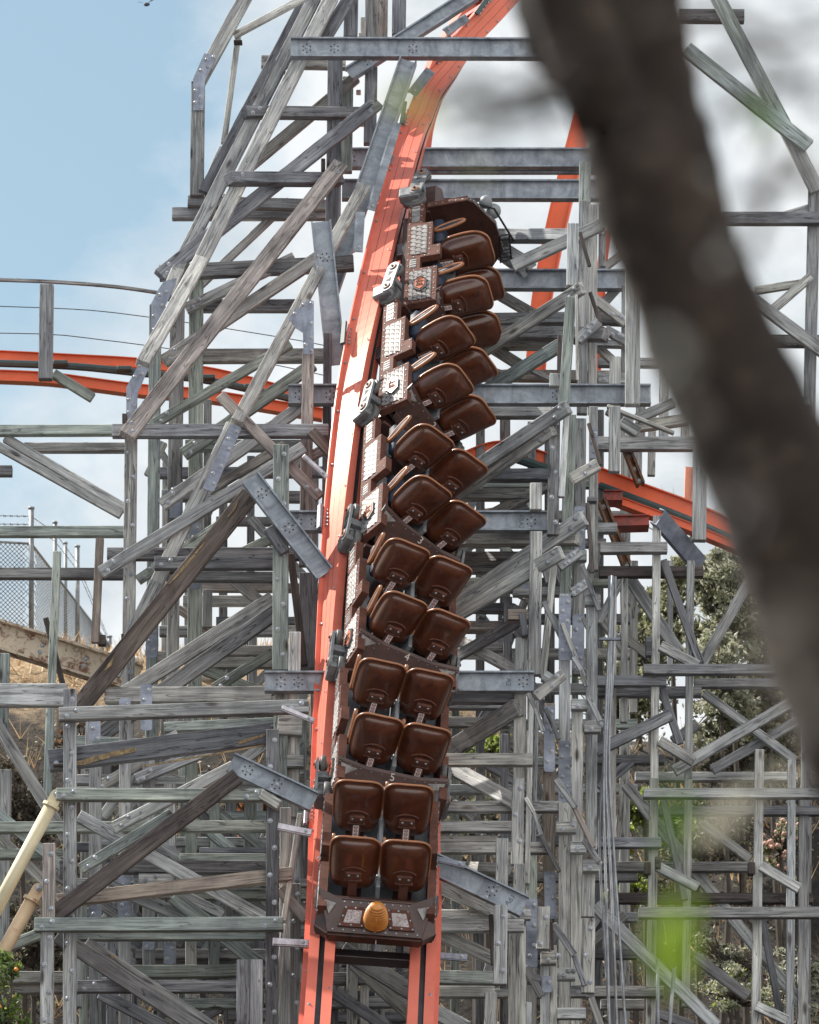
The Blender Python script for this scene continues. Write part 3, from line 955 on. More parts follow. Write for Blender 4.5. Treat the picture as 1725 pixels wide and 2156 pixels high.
flat_bar('pale angle bracket meeting the rail below the rearmost car', 574, 1981, 650, 1985, 13, 59.7, ANGLE, .05)
flat_bar('pale flat bar lying along the slanted beam right of the rearmost car', 912, 1806, 980, 1820, 10, 60.3, PLATE)
flat_bar('bluish flat bar poking out right of the rail below the rearmost car', 908, 2010, 984, 2015, 12, 60.0, PLATE)

# ------------------------------------------------------------------ main track
def frame3(f, phi):
    f = f.normalized(); up = Vector((0, 1, 0)); u0 = (up - f * up.dot(f)).normalized(); r0 = u0.cross(f)
    c, s = math.cos(R(phi)), math.sin(R(phi))
    return r0 * c - u0 * s, f, r0 * s + u0 * c
HC = .90
CARS = []      # seat centre pixel, roll, fy, camera depth of the track under it
for i, (cx, cy, phi, fy) in enumerate([(803, 1762, 5.5, .585), (845, 1512, 15.5, .605), (887, 1266, 28, .62), (927, 1031, 44, .635), (962, 804, 61, .625), (995, 622, 78, .61)]):
    f = Vector((.03, fy, math.sqrt(1 - fy * fy - .0009))); r, f, u = frame3(f, phi)
    zt = 60 + 1.8 * i
    C = cam(cx, cy, zt + u.z * HC)
    CARS.append((C - u * HC, r, f, u, phi))
path = []
O1, r1, f1, u1, _ = CARS[0]
path.append((O1 - f1 * 7.0, Vector((1, -.04, .03)))); path.append((O1 - f1 * 3.5, Vector((1, -.06, .04))))
for O, r, f, u, phi in CARS: path.append((O, r))
E = [(883, 336, 72.0, (.1, -.45, .88)), (916, 250, 72.8, (0, -.15, 1)), (956, 183, 73.3, (-.08, .0, 1)), (1003, 110, 73.7, (-.12, .10, 1)), (1069, 30, 74.0, (-.16, .14, 1)), (1150, -55, 74.3, (-.2, .18, 1)), (1240, -150, 74.6, (-.22, .2, 1))]
for a_, b_, z_, rv_ in E:
    rv_ = Vector(rv_).normalized(); path.append((cam(a_, b_, z_) + rv_ * .69, rv_))
def catmull(P, t):
    i = min(int(t), len(P) - 2); w = t - i
    p0, p1, p2, p3 = P[max(i - 1, 0)], P[i], P[i + 1], P[min(i + 2, len(P) - 1)]
    return .5 * ((2 * p1) + (p2 - p0) * w + (2 * p0 - 5 * p1 + 4 * p2 - p3) * w * w + (3 * p1 - p0 - 3 * p2 + p3) * w ** 3)
PO = [p for p, _ in path]; PR = [h for _, h in path]
NS = 180; samp = []
for k in range(NS + 1):
    t = k / NS * (len(path) - 1)
    samp.append((catmull(PO, t), catmull(PR, t)))
frames = []
for k, (p, h) in enumerate(samp):
    f = (samp[min(k + 1, NS)][0] - samp[max(k - 1, 0)][0]).normalized()
    r = (h - f * h.dot(f)).normalized(); u = f.cross(r)
    frames.append((c2w(p), c2w(r), c2w(f), c2w(u)))
track = empty('coaster_track', frames[8][0], 'bright orange steel coaster track that the brown train climbs', 'coaster track')
def rail(sx):
    # profile with a groove in the running face and a lip along the lower outer edge
    prof = [(-.14, 0), (-.03, 0), (-.03, -.05), (.03, -.05), (.03, 0), (.14, 0), (.14, -.32), (-.14, -.32), (-.195, -.32), (-.195, -.304), (-.14, -.304)]
    if sx > 0: prof = [(-a, b) for a, b in prof][::-1]
    cx = .54 * sx; n = len(prof); m = MB(); vs = []
    for p, r, f, u in frames:
        for a, b in prof: vs.append(p + r * (cx + a) + u * b - track.location)
    groove = {1, 2, 3} if sx < 0 else {n - 3, n - 4, n - 5}
    for k in range(NS):
        for j in range(n):
            a, b = k * n + j, k * n + (j + 1) % n
            m.f.append((a, b, b + n, a + n)); m.m.append(1 if j in groove else 0)
    m.v = [tuple(v) for v in vs]
    m.f.append(tuple(range(n - 1, -1, -1))); m.m.append(0)
    m.f.append(tuple(NS * n + k for k in range(n))); m.m.append(0)
    o = m.build('rail', [ORANGE, GROOVE], track)
    # weld seams standing proud of the side
    for hh in (-.105, -.205):
        s = MB()
        for k in range(NS):
            q = []
            for kk in (k, k + 1):
                p, r, f, u = frames[kk]
                for dz in (-.0035, .0035): q.append(p + r * (cx + sx * .1408) + u * (hh + dz) - track.location)
            s.add(q, [(0, 1, 3, 2)])
        s.build('weld_seam', REDTIE, o)
    return o
rails = [rail(-1), rail(1)]
def fmat(k, x, z, rot=None):
    p, r, f, u = frames[k]; c = p + r * x + u * z - track.location
    return Matrix(((r.x, f.x, u.x, c.x), (r.y, f.y, u.y, c.y), (r.z, f.z, u.z, c.z), (0, 0, 0, 1)))
for k in range(4, 150, 5):          # bolts on the lower lip and the upper edge of the left rail, some on the right
    bolt_at(rails[0], fmat(k, -.692, -.285) @ Matrix.Rotation(R(-90), 4, 'Y'), .62)
    bolt_at(rails[0], fmat(k + 2, -.692, -.03) @ Matrix.Rotation(R(-90), 4, 'Y'), .5)
    if k < 40:
        bolt_at(rails[0], fmat(k, -.635, .0) , .6); bolt_at(rails[1], fmat(k + 1, .635, .0), .6); bolt_at(rails[0], fmat(k + 1, -.43, .0), .5)
for k0 in (36, 64, 82, 100, 108, 128, 147): # slotted joint clamps along the rail edge
    for j in range(5):
        bolt_at(rails[0], fmat(k0, -.70, -.29 + .0) @ Matrix.Translation((0, (j - 2) * .07, 0)) @ Matrix.Rotation(R(-90), 4, 'Y'), .7)
    m = MB(); m.box((0, 0, 0), (.02, .22, .03), .005); m.build('joint_clamp', TEAL if k0 > 70 else STEEL, rails[0], M=fmat(k0, -.77, -.335))
for k in range(2, 160, 7):
    m = MB(); m.box((0, 0, 0), (.41, .06, .06), .006); m.build('cross_tie', REDTIE if k > 30 else GROOVE, track, M=fmat(k, 0, -.25))

# ------------------------------------------------------------------ coaster car
def rivets(m, pts, mi, r=.011):
    for M in pts: m.lathe([(r, 0), (r * .8, r * .55), (r * .3, r * .8)], 6, mi, M)
RX = Matrix.Rotation(R(90), 4, 'X'); RYL = Matrix.Rotation(R(-90), 4, 'Y')
def seat_shell():
    m = MB(); N = 20; vs = []
    for j in range(N + 1):
        for i in range(N + 1):
            a, b = -1 + 2 * i / N, -1 + 2 * j / N
            n_ = 4.6; m_ = max(abs(a), abs(b), 1e-9); e_ = (abs(a) ** n_ + abs(b) ** n_) ** (1 / n_) or 1e-9
            X, Z = a * m_ / e_, b * m_ / e_
            y = .085 * m_ ** 6 + .07 * abs(X) ** 4 * (1 - max(b, 0) ** 2) + .02 * X * X
            vs.append((X * .262 * (1 - .05 * max(-b, 0)), y - .06 + .03 * b, Z * .32))
    n = N + 1
    fs = [(j * n + i, j * n + i + 1, (j + 1) * n + i + 1, (j + 1) * n + i) for j in range(N) for i in range(N)]
    m.add(vs, fs)
    # inner (front) skin so the shell has thickness
    vi = [(x * .95, y + .022 + .02, z * .96) for x, y, z in vs]
    m.add(vi, [q[::-1] for q in fs])
    edge = [(0, i) for i in range(N)] + [(j, N) for j in range(N)] + [(N, N - i) for i in range(N)] + [(N - j, 0) for j in range(N)]
    idx = [j * n + i for j, i in edge]; o = len(vs); N_ = N
    m.f += [(idx[k], idx[(k + 1) % len(idx)], idx[(k + 1) % len(idx)] + o, idx[k] + o) for k in range(len(idx))]; m.m += [0] * len(idx)
    tl = [(j, 0) for j in range(4, N)] + [(N, i) for i in range(N + 1)] + [(j, N) for j in range(N - 1, 3, -1)]
    rim = [Vector(vs[j * n + i]) * .985 + Vector((0, .012, 0)) for j, i in tl]
    return m, rim
SH, RIMPTS = seat_shell()
SH_ME = SH.mesh('seat', BROWN, True)
m = MB(); m.tube(RIMPTS, .017, 6); RIM_ME = m.mesh('seat_rim', TAN, True)
m = MB()
m.box((0, -.075, -.085), (.085, .022, .045), .012); m.box((0, -.082, -.145), (.095, .018, .012), .004)
m.box((0, -.072, -.25), (.05, .014, .11), .004)
arc = [(.135 * math.sin(t), -.066 + .0 * t, -.07 + .085 * math.cos(t)) for t in [R(-62 + 12.4 * k) for k in range(11)]]
m.tube(arc, .010, 6)
BRK_ME = m.mesh('mounting_bracket', RUST)
m = MB(); rivets(m, [Matrix.Translation((0, -.097, -.075)) @ RX], 0, .016); BRB_ME = m.mesh('bracket_bolt', BOLT, True)
m = MB(); m.box((0, -.090, -.26), (.031, .003, .095), 0, 0)
for k in range(4):
    M = Matrix.Translation((0, -.0932, -.19 - .047 * k)) @ RX
    m.lathe([(.021, 0), (.021, .001)], 12, 1, M); m.lathe([(.014, 0), (.014, .002)], 12, 0, M)
    m.box((0, -.0955, -.19 - .047 * k), (.018, .0006, .004), 0, 1)
LAB_ME = m.mesh('warning_label', [WHITE, LABRED])
m = MB()                                                   # padded wing at the front edge of the seat side
loop = [(0, .05 + .045 * math.cos(t), .20 * math.sin(t) + .02) for t in [2 * math.pi * k / 20 for k in range(20)]]
m.ring(loop, .022, 6, 0); m.prism([(p[1], p[2]) for p in loop], -.012, .012, (1, 2, 0), 1)
WING_ME = m.mesh('side_wing', [TAN, NAVY], True)
m = MB(); m.box((0, .12, -.08), (.19, .05, .22), .04); m.box((0, .38, -.33), (.22, .24, .07), .05); CUSH_ME = m.mesh('seat_cushion', NAVY, True)

def add_seat(car, x, y, label=True):
    M = Matrix.Translation((x, y, HC - .02))
    s = link('seat', SH_ME, car, M)
    link('seat_rim', RIM_ME, s); link('mounting_bracket', BRK_ME, s); [link('bracket_bolt', BRB_ME, s, Matrix.Translation((dx, 0, 0))) for dx in (-.048, .048)]; link('seat_cushion', CUSH_ME, s)
    link('side_wing', WING_ME, s, Matrix.Translation((-.235, .34, -.18)) @ Matrix.Rotation(R(-18), 4, 'X'))
    if label: link('warning_label', LAB_ME, s)
PROF = [(-.85, .20), (1.29, .20), (1.29, .40), (.85, .40), (.85, .52), (.34, .52), (.34, .63), (.12, .63), (.12, .38), (-.12, .38), (-.12, .60), (-.85, .60)]
INS = [(-.79, -.18, .26, .54), (-.09, .09, .25, .335), (.18, .79, .26, .465), (.90, 1.24, .25, .35)]
def side_panel(s):
    m = MB(); x0 = .62 * s; x1 = .53 * s
    m.prism(PROF, min(x0, x1), max(x0, x1), (1, 2, 0), 0)
    ms = []
    rot = Matrix.Rotation(R(90 * s), 4, 'Y')
    def along(a, b, n):
        for k in range(n + 1):
            t = k / n; ms.append(Matrix.Translation((x0, a[0] + (b[0] - a[0]) * t, a[1] + (b[1] - a[1]) * t)) @ rot)
    along((-.82, .23), (1.26, .23), 16); along((-.82, .57), (-.15, .57), 6); along((.15, .495), (.82, .495), 6); along((-.82, .31), (-.82, .5), 2); along((-.15, .31), (-.15, .5), 2); along((.14, .30), (.14, .44), 1); along((.88, .37), (1.26, .37), 3); along((.17, .605), (.3, .605), 1)
    rivets(m, ms, 1)
    return m
def scale_plate(s, a, b, z0, z1, scales):
    m = MB(); x = .6225 * s
    m.box((x - .004 * s, (a + b) / 2, (z0 + z1) / 2), (.005, (b - a) / 2, (z1 - z0) / 2), 0, 1 if scales else 0)
    if scales:
        d = .085; ny = int((b - a) / d); nz = int((z1 - z0) / (d * .62))
        dy = (b - a) / ny; dz = (z1 - z0) / nz
        for iz in range(nz):
            for iy in range(ny + (iz % 2)):
                cy = a + (iy + .5 - .5 * (iz % 2)) * dy; cz = z0 + (iz + .5) * dz
                pts = [(min(max(cy + .455 * dy * math.cos(R(180 + 20 * k)), a), b), cz + .60 * dz * math.sin(R(180 + 20 * k))) for k in range(10)]
                pts += [(min(cy + .455 * dy, b), cz + .34 * dz), (max(cy - .455 * dy, a), cz + .34 * dz)]
                xo = x + s * (.003 + .007)
                xi = x + s * .002
                n = len(pts); vs = [(xo if k < 10 else xi, p[0], p[1]) for k, p in enumerate(pts)] + [(x, p[0], p[1]) for p in pts]
                m.add(vs, [tuple(range(n))] + [(k, (k + 1) % n, n + (k + 1) % n, n + k) for k in range(n)])
    else:
        for k in range(4):
            y = a + (b - a) * (k + .5) / 4
            m.box((x + .003 * s, y, (z0 + z1) / 2), (.004, .008, (z1 - z0) * .42))
    return m
def hexagon(s):
    m = MB(); x = .634 * s
    hx = [(-.485 + .16 * math.cos(R(60 * k)), .40 + .095 * math.sin(R(60 * k))) for k in range(6)]
    m.prism(hx, min(x, x + .02 * s), max(x, x + .02 * s), (1, 2, 0), 0)
    hi = [(-.485 + .125 * math.cos(R(60 * k)), .40 + .070 * math.sin(R(60 * k))) for k in range(6)]
    m.prism(hi, min(x + .02 * s, x + .026 * s), max(x + .02 * s, x + .026 * s), (1, 2, 0), 1)
    for dy, dz, w, h in ((-.05, 0, .008, .045), (-.025, .02, .022, .008), (-.025, -.008, .018, .008), (.03, 0, .008, .045), (.055, -.02, .022, .008), (.0, -.03, .03, .006)):
        m.box((x + .028 * s, -.485 + dy, .40 + dz), (.004, w, h), 0, 2)
    return m
def rear_panel(y0=-.50):
    m = MB()
    pol = [(-.62, .50), (-.30, .46), (.30, .46), (.62, .50), (.62, .34), (.50, .22), (-.50, .22), (-.62, .34)]
    def at(x, z, o=0): return Vector((x, y0 - (.6 - z) * .75 - o, z + .17 - o * .4))
    def slab(P, o0, o1, mi):
        n = len(P); vs = [at(x, z, o1) for x, z in P] + [at(x, z, o0) for x, z in P]
        m.add(vs, [tuple(range(n)), tuple(range(2 * n - 1, n - 1, -1))] + [(k, (k + 1) % n, n + (k + 1) % n, n + k) for k in range(n)], mi)
    slab(pol, 0, .035, 0)
    for s in (-1, 1):
        slab([(s * .585, .475), (s * .40, .445), (s * .555, .36)][::s], .034, .038, 2)
    slab([(-.5, .225), (.5, .225), (.48, .175), (-.48, .175)], -.01, .045, 0)
    pts = []
    M0 = Matrix.Rotation(R(128), 4, 'X')
    for x, z in [(-.60, .485), (-.48, .47), (-.36, .455), (-.24, .445), (-.12, .445), (.14, .445), (.25, .445), (.36, .455), (.48, .47), (.60, .485), (-.60, .38), (.60, .38), (-.53, .29), (.53, .29), (-.40, .40), (.40, .40), (-.3, .25), (.3, .25), (-.45, .25), (.45, .25)]:
        pts.append(Matrix.Translation(at(x, z, .036)) @ M0)
    rivets(m, pts, 1)
    return m, at
def body():
    m = MB()
    m.box((0, .2, .16), (.50, 1.0, .06), .02, 0); m.box((0, .25, .25), (.53, .95, .02), 0, 1)
    m.box((0, -.62, .34), (.53, .02, .12), 0, 0); m.box((0, 1.22, .33), (.53, .02, .12), 0, 0)
    m.box((0, .30, .45), (.025, .85, .22), .01, 1)
    m.box((0, 1.36, .14), (.05, .16, .04), .01, 0)
    for x in (-.27, .27):
        for y in (-.42, .53): m.box((x, y + .1, .42), (.10, .10, .17), .02, 0)
    m.tube([(-.4, 1.30, .12), (.4, 1.30, .12)], .05, 10, 2)
    m.tube([(-.38, .1, .1), (-.38, .8, .1)], .04, 8, 2); m.box((-.45, .55, .1), (.05, .12, .06), .01, 2)
    return m
def carriage(s):
    m = MB(); x = .74 * s; n = 8
    st = []
    for k in range(n + 1): a = R(-90 + 180 * k / n); st.append((1.58 + .085 * math.cos(a), .28 + .085 * math.sin(a)))
    for k in range(n + 1): a = R(90 + 180 * k / n); st.append((1.24 + .085 * math.cos(a), .20 + .085 * math.sin(a)))
    m.prism(st, min(x, x - .03 * s), max(x, x - .03 * s), (1, 2, 0), 0)
    for y, z in ((1.475, .255), (1.345, .225)):
        tri = [(y - .045, z - .04), (y + .045, z - .03), (y, z + .045)]
        if y < 1.4: tri = [(y - .045, z + .03), (y + .045, z + .04), (y, z - .045)]
        m.prism(tri, min(x, x + .002 * s), max(x, x + .002 * s), (1, 2, 0), 1)
    for y, z in ((1.58, .28), (1.24, .20)):
        m.lathe([(.052, -.034), (.052, .010), (.044, .016)], 16, 2, Matrix.Translation((x, y, z)) @ Matrix.Rotation(R(90 * s), 4, 'Y')); m.lathe([(.016, .012), (.016, .03)], 8, 1, Matrix.Translation((x, y, z)) @ Matrix.Rotation(R(90 * s), 4, 'Y'))
    m.box((.62 * s, 1.42, .24), (.10, .05, .05), .01, 0); m.box((.66 * s, 1.24, .12), (.07, .10, .13), .02, 0)
    o = m
    w1 = MB()
    Mx = Matrix.Rotation(R(90), 4, 'Y')
    def wheel(y, z, xx, rad, wd):
        w = MB(); M = Matrix.Translation((xx, y, z)) @ Mx
        w.lathe([(rad * .92, -wd), (rad, -wd * .8), (rad, wd * .8), (rad * .92, wd)], 22, 0, M)
        w.lathe([(rad * .62, -wd - .006), (rad * .62, wd + .006)], 18, 2, M)
        w.lathe([(.045, -wd - .02), (.05, -wd - .01), (.05, wd + .01), (.045, wd + .02)], 14, 1, M); w.lathe([(.016, -wd - .028), (.016, wd + .028)], 8, 3, M)
        return w
    return o, [wheel(1.58, .27, .665 * s, .115, .03), wheel(1.20, .16, .60 * s, .155, .04), wheel(1.24, .20, .66 * s, .07, .035)]
def build_car():
    car = empty('coaster_car', (0, 0, 0))
    body().build('body', [HULL, FLOORM, GROOVE], car)
    for s in (-1, 1):
        p = side_panel(s).build('side_panel', [RUST, BOLT], car)
        for i, q in enumerate(INS): scale_plate(s, *q, i in (0, 2)).build('scale_plate', [SILVER, HULL], p)
        hexagon(s).build('emblem_plaque', [GROOVE, EMBLEM, RUST], p)
        o, ws = carriage(s); c = o.build('wheel_carriage', [CARR, DARK, HUB], car, M=Matrix.Translation((0, .22, .10)))
        for w in ws: w.build('wheel', [TYRE, HUB, GROOVE, BOLT], c, True)
    for y in (-.475, .475):
        for x in (-.27, .27): add_seat(car, x, y)
    return car
proto = build_car()
LABELS = ['rearmost brown coaster car with an amber ribbed rattle on its tail deck', 'brown coaster car marked 5, next to last in the train', 'brown coaster car marked 4, two ahead of the car with the rattle', 'brown coaster car marked 3, third from the front and tilted sideways', 'steeply rolled brown coaster car marked 2, just behind the foremost car', 'foremost brown coaster car, rolled on its side with the dark angular front fairing']
cars = []
for i, (O, r, f, u, phi) in enumerate(CARS):
    c = proto if i == 0 else copy_tree(proto)
    o, r, f, u = c2w(O), c2w(r), c2w(f), c2w(u)
    c.matrix_world = Matrix(((r.x, f.x, u.x, o.x), (r.y, f.y, u.y, o.y), (r.z, f.z, u.z, o.z), (0, 0, 0, 1)))
    tag(c, LABELS[i], 'coaster car', 'cars of the brown coaster train'); cars.append(c)
# last car: tail deck, rattle, no labels on its rear row
car = cars[0]
for ch in list(car.children):
    if ch.name.startswith('seat') and ch.location.y < 0:
        for g in list(ch.children):
            if g.name.startswith('warning_label'): bpy.data.objects.remove(g)
def tail():
    m = MB()
    def quad(P, th, mi):
        P = [Vector(p) for p in P]; n = (P[1] - P[0]).cross(P[2] - P[0]).normalized() * th; k = len(P)
        m.add([p + n for p in P] + [p - n * .0 for p in P], [tuple(range(k)), tuple(range(2 * k - 1, k - 1, -1))] + [(j, (j + 1) % k, k + (j + 1) % k, k + j) for j in range(k)], mi)
        return P, n
    A, B = Vector((-.36, -.70, .56)), Vector((.36, -.70, .56))       # top of the sloping deck
    C, D = Vector((.50, -1.03, .39)), Vector((-.50, -1.03, .39))     # lower edge
    L1, L2 = Vector((-.62, -.62, .64)), Vector((-.64, -.92, .40)); R1, R2 = Vector((.62, -.62, .64)), Vector((.64, -.92, .40))
    quad([A, B, C, D][::-1], .03, 0); quad([L1, A, D][::-1], .03, 0); quad([B, R1, C][::-1], .03, 0)
    quad([L1, D, L2], .02, 0); quad([R1, R2, C], .02, 0)
    lo = -.11
    quad([D, C, C + Vector((-.02, .03, lo)), D + Vector((.02, .03, lo))][::-1], .03, 0)
    quad([L2, D, D + Vector((.02, .03, lo)), L2 + Vector((.02, .02, lo))][::-1], .02, 0); quad([C, R2, R2 + Vector((-.02, .02, lo)), C + Vector((-.02, .03, lo))][::-1], .02, 0)
    m.box((0, -.675, .545), (.60, .025, .05), .01, 0)
    def on(u_, v_): return (A * (1 - u_) + B * u_) * (1 - v_) + (D * (1 - u_) + C * u_) * v_
    nrm = (B - A).cross(C - B).normalized(); nrm = nrm if nrm.z > 0 else -nrm
    def win(u0, u1, v0, v1, fr):
        P = [on(u0, v0) + nrm * .031, on(u1, v0) + nrm * .031, on(u1, v1) + nrm * .031, on(u0, v1) + nrm * .031]
        Cc = sum(P, Vector()) / 4
        big = [Cc + (p - Cc) * 1.55 for p in P]
        n2 = nrm * .022
        m.add([p for p in big] + [p + n2 for p in big], [(4, 5, 6, 7), (0, 1, 5, 4), (1, 2, 6, 5), (2, 3, 7, 6), (3, 0, 4, 7)], 1)
        n3 = nrm * .0245
        m.add([p + n3 for p in P], [(0, 1, 2, 3)], 4)
        for k in range(4):
            for t in (0, .5):
                p = big[k] * (1 - t) + big[(k + 1) % 4] * t; p = Cc + (p - Cc) * .86 + n2
                q = nrm.to_track_quat('Z', 'Y').to_matrix().to_4x4(); rivets(m, [Matrix.Translation(p) @ q], 3, .013)
    win(.13, .32, .32, .72, 0); win(.70, .89, .32, .72, 0); win(.42, .60, .36, .66, 0)
    q = nrm.to_track_quat('Z', 'Y').to_matrix().to_4x4()
    for k in range(9):
        rivets(m, [Matrix.Translation(on(.04 + .115 * k, .92) + nrm * .03) @ q, Matrix.Translation(on(.04 + .115 * k, .06) + nrm * .03) @ q], 3, .013)
    return m, on, nrm
tm, on, nrm = tail()
td = tm.build('tail_deck', [HULL, RUST, SILVER, BOLT, make_paint('streaked_window_panel', (.36, .33, .33), .5, .35, (.16, .09, .08), 14, 0, .55)], car)
for s in (-1, 1):
    m = MB(); P = [Vector((s * .555, -.735, .58)), Vector((s * .43, -.765, .565)), Vector((s * .50, -.87, .50))]
    n = (P[1] - P[0]).cross(P[2] - P[0]).normalized(); n = n if n.z > 0 else -n
    m.add([p + n * .034 for p in P], [(0, 1, 2)]); m.build('corner_window', SILVER, td)
m = MB(); prof = []
for k in range(10):
    t = k / 9; rr = .128 * (1 - .42 * t ** 2.6)
    prof += [(rr * .84, .29 * t), (rr * 1.05, .29 * t + .008), (rr * 1.05, .29 * t + .020), (rr * .84, .29 * t + .028)]
prof.append((.035, .334))
m.lathe(prof, 26); q = nrm.to_track_quat('Z', 'Y').to_matrix().to_4x4()
m.box((0, -.118, .10), (.012, .02, .10), .006)
rt = m.build('tail_rattle', RATTLE, car, True, Matrix.Translation(on(.5, .62) + nrm * .02) @ Matrix.Rotation(R(-14), 4, 'X'))
rt.matrix_local = Matrix.Translation(on(.5, .66) + nrm * .02) @ Matrix.Rotation(R(12), 4, 'X') @ Matrix.Diagonal((1, .8, 1, 1))
text('1', .10, MARK, td, Matrix.Translation((0.02, -1.050, .33)) @ Matrix.Rotation(R(74), 4, 'X'), 'number_mark')
for i in range(1, 6):
    pm, at = rear_panel()
    o = pm.build('rear_panel', [HULL, BOLT, SILVER], cars[i])
    text(str(7 - i - 1), .12, MARK, o, Matrix.Translation(at(.0, .435, .0365)) @ Matrix.Rotation(R(53), 4, 'X'), 'number_mark')
# foremost car: angular fairing with lamps, bar and ladder-like guard
car = cars[5]; m = MB()
FP = [(-.55, .42), (-.55, .93), (-.50, 1.0), (-.12, 1.20), (.30, 1.20), (.52, 1.0), (.52, .42)]
m.prism(FP, 1.28, 1.36, (0, 2, 1), 0)
m.box((0, 1.62, .42), (.48, .28, .14), .08, 0)
rv = []
for a, b in zip(FP[1:5], FP[2:6]):
    n_ = max(2, int(math.dist(a, b) / .09))
    for k in range(n_): rv.append(Matrix.Translation((a[0] + (b[0] - a[0]) * k / n_, 1.32, a[1] + (b[1] - a[1]) * k / n_)))
for k in range(6): rv.append(Matrix.Translation((-.551, 1.32, .45 + .085 * k)) @ RYL)
m.box((-.553, 1.32, .68), (.006, .05, .26), 0, 2)
rivets(m, rv, 1, .014)
fo = m.build('front_fairing', [HULL, BOLT, RUST], car)
m = MB()
for x, y, z, rr in ((-.30, 1.55, 1.10, .085), (-.12, 1.58, 1.16, .10)):
    m.lathe([(rr * .5, -.06), (rr, -.02), (rr, .03), (rr * .7, .07), (rr * .2, .085)], 14, 0, Matrix.Translation((x, y, z)) @ Matrix.Rotation(R(50), 4, 'X'))
m.build('lamp_housing', FLOORM, fo, True)
m = MB(); m.tube([(-.42, 1.34, 1.06), (-.30, 1.36, 1.22), (.18, 1.30, 1.36), (.22, 1.28, 1.22)], .014, 6); m.build('grab_bar', BLACK, fo)
m = MB(); P0 = [(-.02, 1.24, 1.24), (.30, 1.24, 1.24)]
m.tube([(-.06, 1.1, 1.36), (.34, 1.1, 1.30)], .012, 6); m.tube([(-.06, 1.1, 1.24), (.34, 1.1, 1.16)], .012, 6)
for k in range(8): m.tube([(-.06 + .055 * k, 1.1, 1.36 - .008 * k), (-.06 + .055 * k, 1.1, 1.24 - .011 * k)], .009, 5)
m.build('wire_guard', BLACK, fo)

# ------------------------------------------------------------------ background tracks
def ribbon(pts, n, w, depth, mat, parent, name, lip=0):
    Y = YN(n); P = [W(a, b, Y) - parent.location for a, b in pts]
    m = MB(); vs = []
    prof = [(-.5, 0), (-.5, depth), (.5, depth), (.5, 0)]
    if lip: prof = [(-.5, -lip), (-.5, depth), (.5, depth), (.5, -lip), (.42, -lip), (.42, 0), (-.42, 0), (-.42, -lip)]
    wm = w * SC(Y); k = len(prof)
    for i, p in enumerate(P):
        t = (P[min(i + 1, len(P) - 1)] - P[max(i - 1, 0)]).normalized(); nz = t.cross(Vector((0, 1, 0)))
        for a, d in prof: vs.append(p + nz * a * wm + Vector((0, d, 0)))
    fs = [(i * k + j, i * k + (j + 1) % k, (i + 1) * k + (j + 1) % k, (i + 1) * k + j) for i in range(len(P) - 1) for j in range(k)]
    fs += [tuple(range(k))[::-1], tuple((len(P) - 1) * k + j for j in range(k))]
    m.add(vs, fs)
    return m.build(name, mat, parent)
def smooth(pts, n=24):
    V = [Vector((a, b)) for a, b in pts]
    return [tuple(catmull(V, k / n * (len(V) - 1))) for k in range(n + 1)]
bt = empty('coaster_track', W(150, 780, YN(80)), 'orange coaster track crossing the sky at the left edge, behind the leaning tower', 'coaster track')
ribbon(smooth([(-30, 748), (150, 757), (300, 766), (430, 783), (520, 803), (640, 836)]), 80, 22, .16, ORANGE2, bt, 'rail', .05)
ribbon(smooth([(-30, 790), (100, 796), (195, 808), (305, 822), (430, 832), (620, 862), (680, 872)]), 79.5, 24, .16, ORANGE2, bt, 'rail', .05)
Yp = YN(79.7)
m = MB(); m.tube([W(a, b, Yp) - bt.location for a, b in smooth([(-30, 764), (150, 771), (300, 786), (430, 800), (540, 823), (660, 850)])], .055, 8); m.build('centre_pipe', TEAL, bt)
for x, y in ((128, 750), (262, 762), (438, 780), (530, 800)): 
    m = MB(); m.box((0, 0, 0), (.10, .1, .03), .01); m.build('clamp', TEAL, bt, M=Matrix.Translation(W(x, y + 16, YN(79.6)) - bt.location))
wr = empty('walkway_railing', W(98, 800, YN(78)), 'thin curved handrail with a single timber post above the left orange track', 'railing')
ribbon(smooth([(-30, 587), (110, 592), (240, 602), (340, 616)]), 78.2, 6, .06, WOOD, wr, 'handrail').color = (.75, .72, .72, 1)
timber(wr, 'p 98 597 95 796 29 78 n'); timber(wr, 'b 112 785 195 836 21 78.6 g')
for pts in ([(-30, 644), (115, 649), (230, 657), (420, 683), (620, 715), (720, 735)], [(-30, 701), (110, 704), (210, 715), (320, 729), (560, 765), (690, 792)]):
    m = MB(); m.tube([W(a, b, YN(78.4)) - wr.location for a, b in smooth(pts, 12)], .007, 5); m.build('wire', WIRE, wr)
br = empty('coaster_track', W(1380, 1060, YN(69)), 'red-orange coaster track descending to the right towards the blurred tree trunk', 'coaster track')
ribbon(smooth([(1250, 998), (1360, 1039), (1459, 1076), (1560, 1122), (1660, 1170)]), 68.0, 35, .2, ORANGE2, br, 'rail', .06)
ribbon(smooth([(1300, 1052), (1380, 1082), (1459, 1112), (1600, 1170)]), 67.6, 17, .2, ORANGE2, br, 'rail', .03)
m = MB(); m.tube([W(a, b, YN(67.7)) - br.location for a, b in smooth([(1262, 1022), (1320, 1044), (1459, 1098), (1600, 1160)])], .05, 8); m.build('centre_pipe', TEAL, br)
for x1, y1, x2, y2, w in ((1272, 1044, 1311, 1044, 22), (1290, 1098, 1367, 1096, 23)):
    ribbon([(x1, y1), (x2, y2)], 67.3, w, .3, REDTIE, br, 'cross_tie', .05)
bl = empty('coaster_track', W(1090, 960, YN(70)), 'piece of red-orange coaster track glimpsed behind the tilted middle seats', 'coaster track')
ribbon(smooth([(960, 974), (1040, 944), (1100, 952), (1162, 972)]), 70.0, 28, .2, ORANGE2, bl, 'rail', .05)
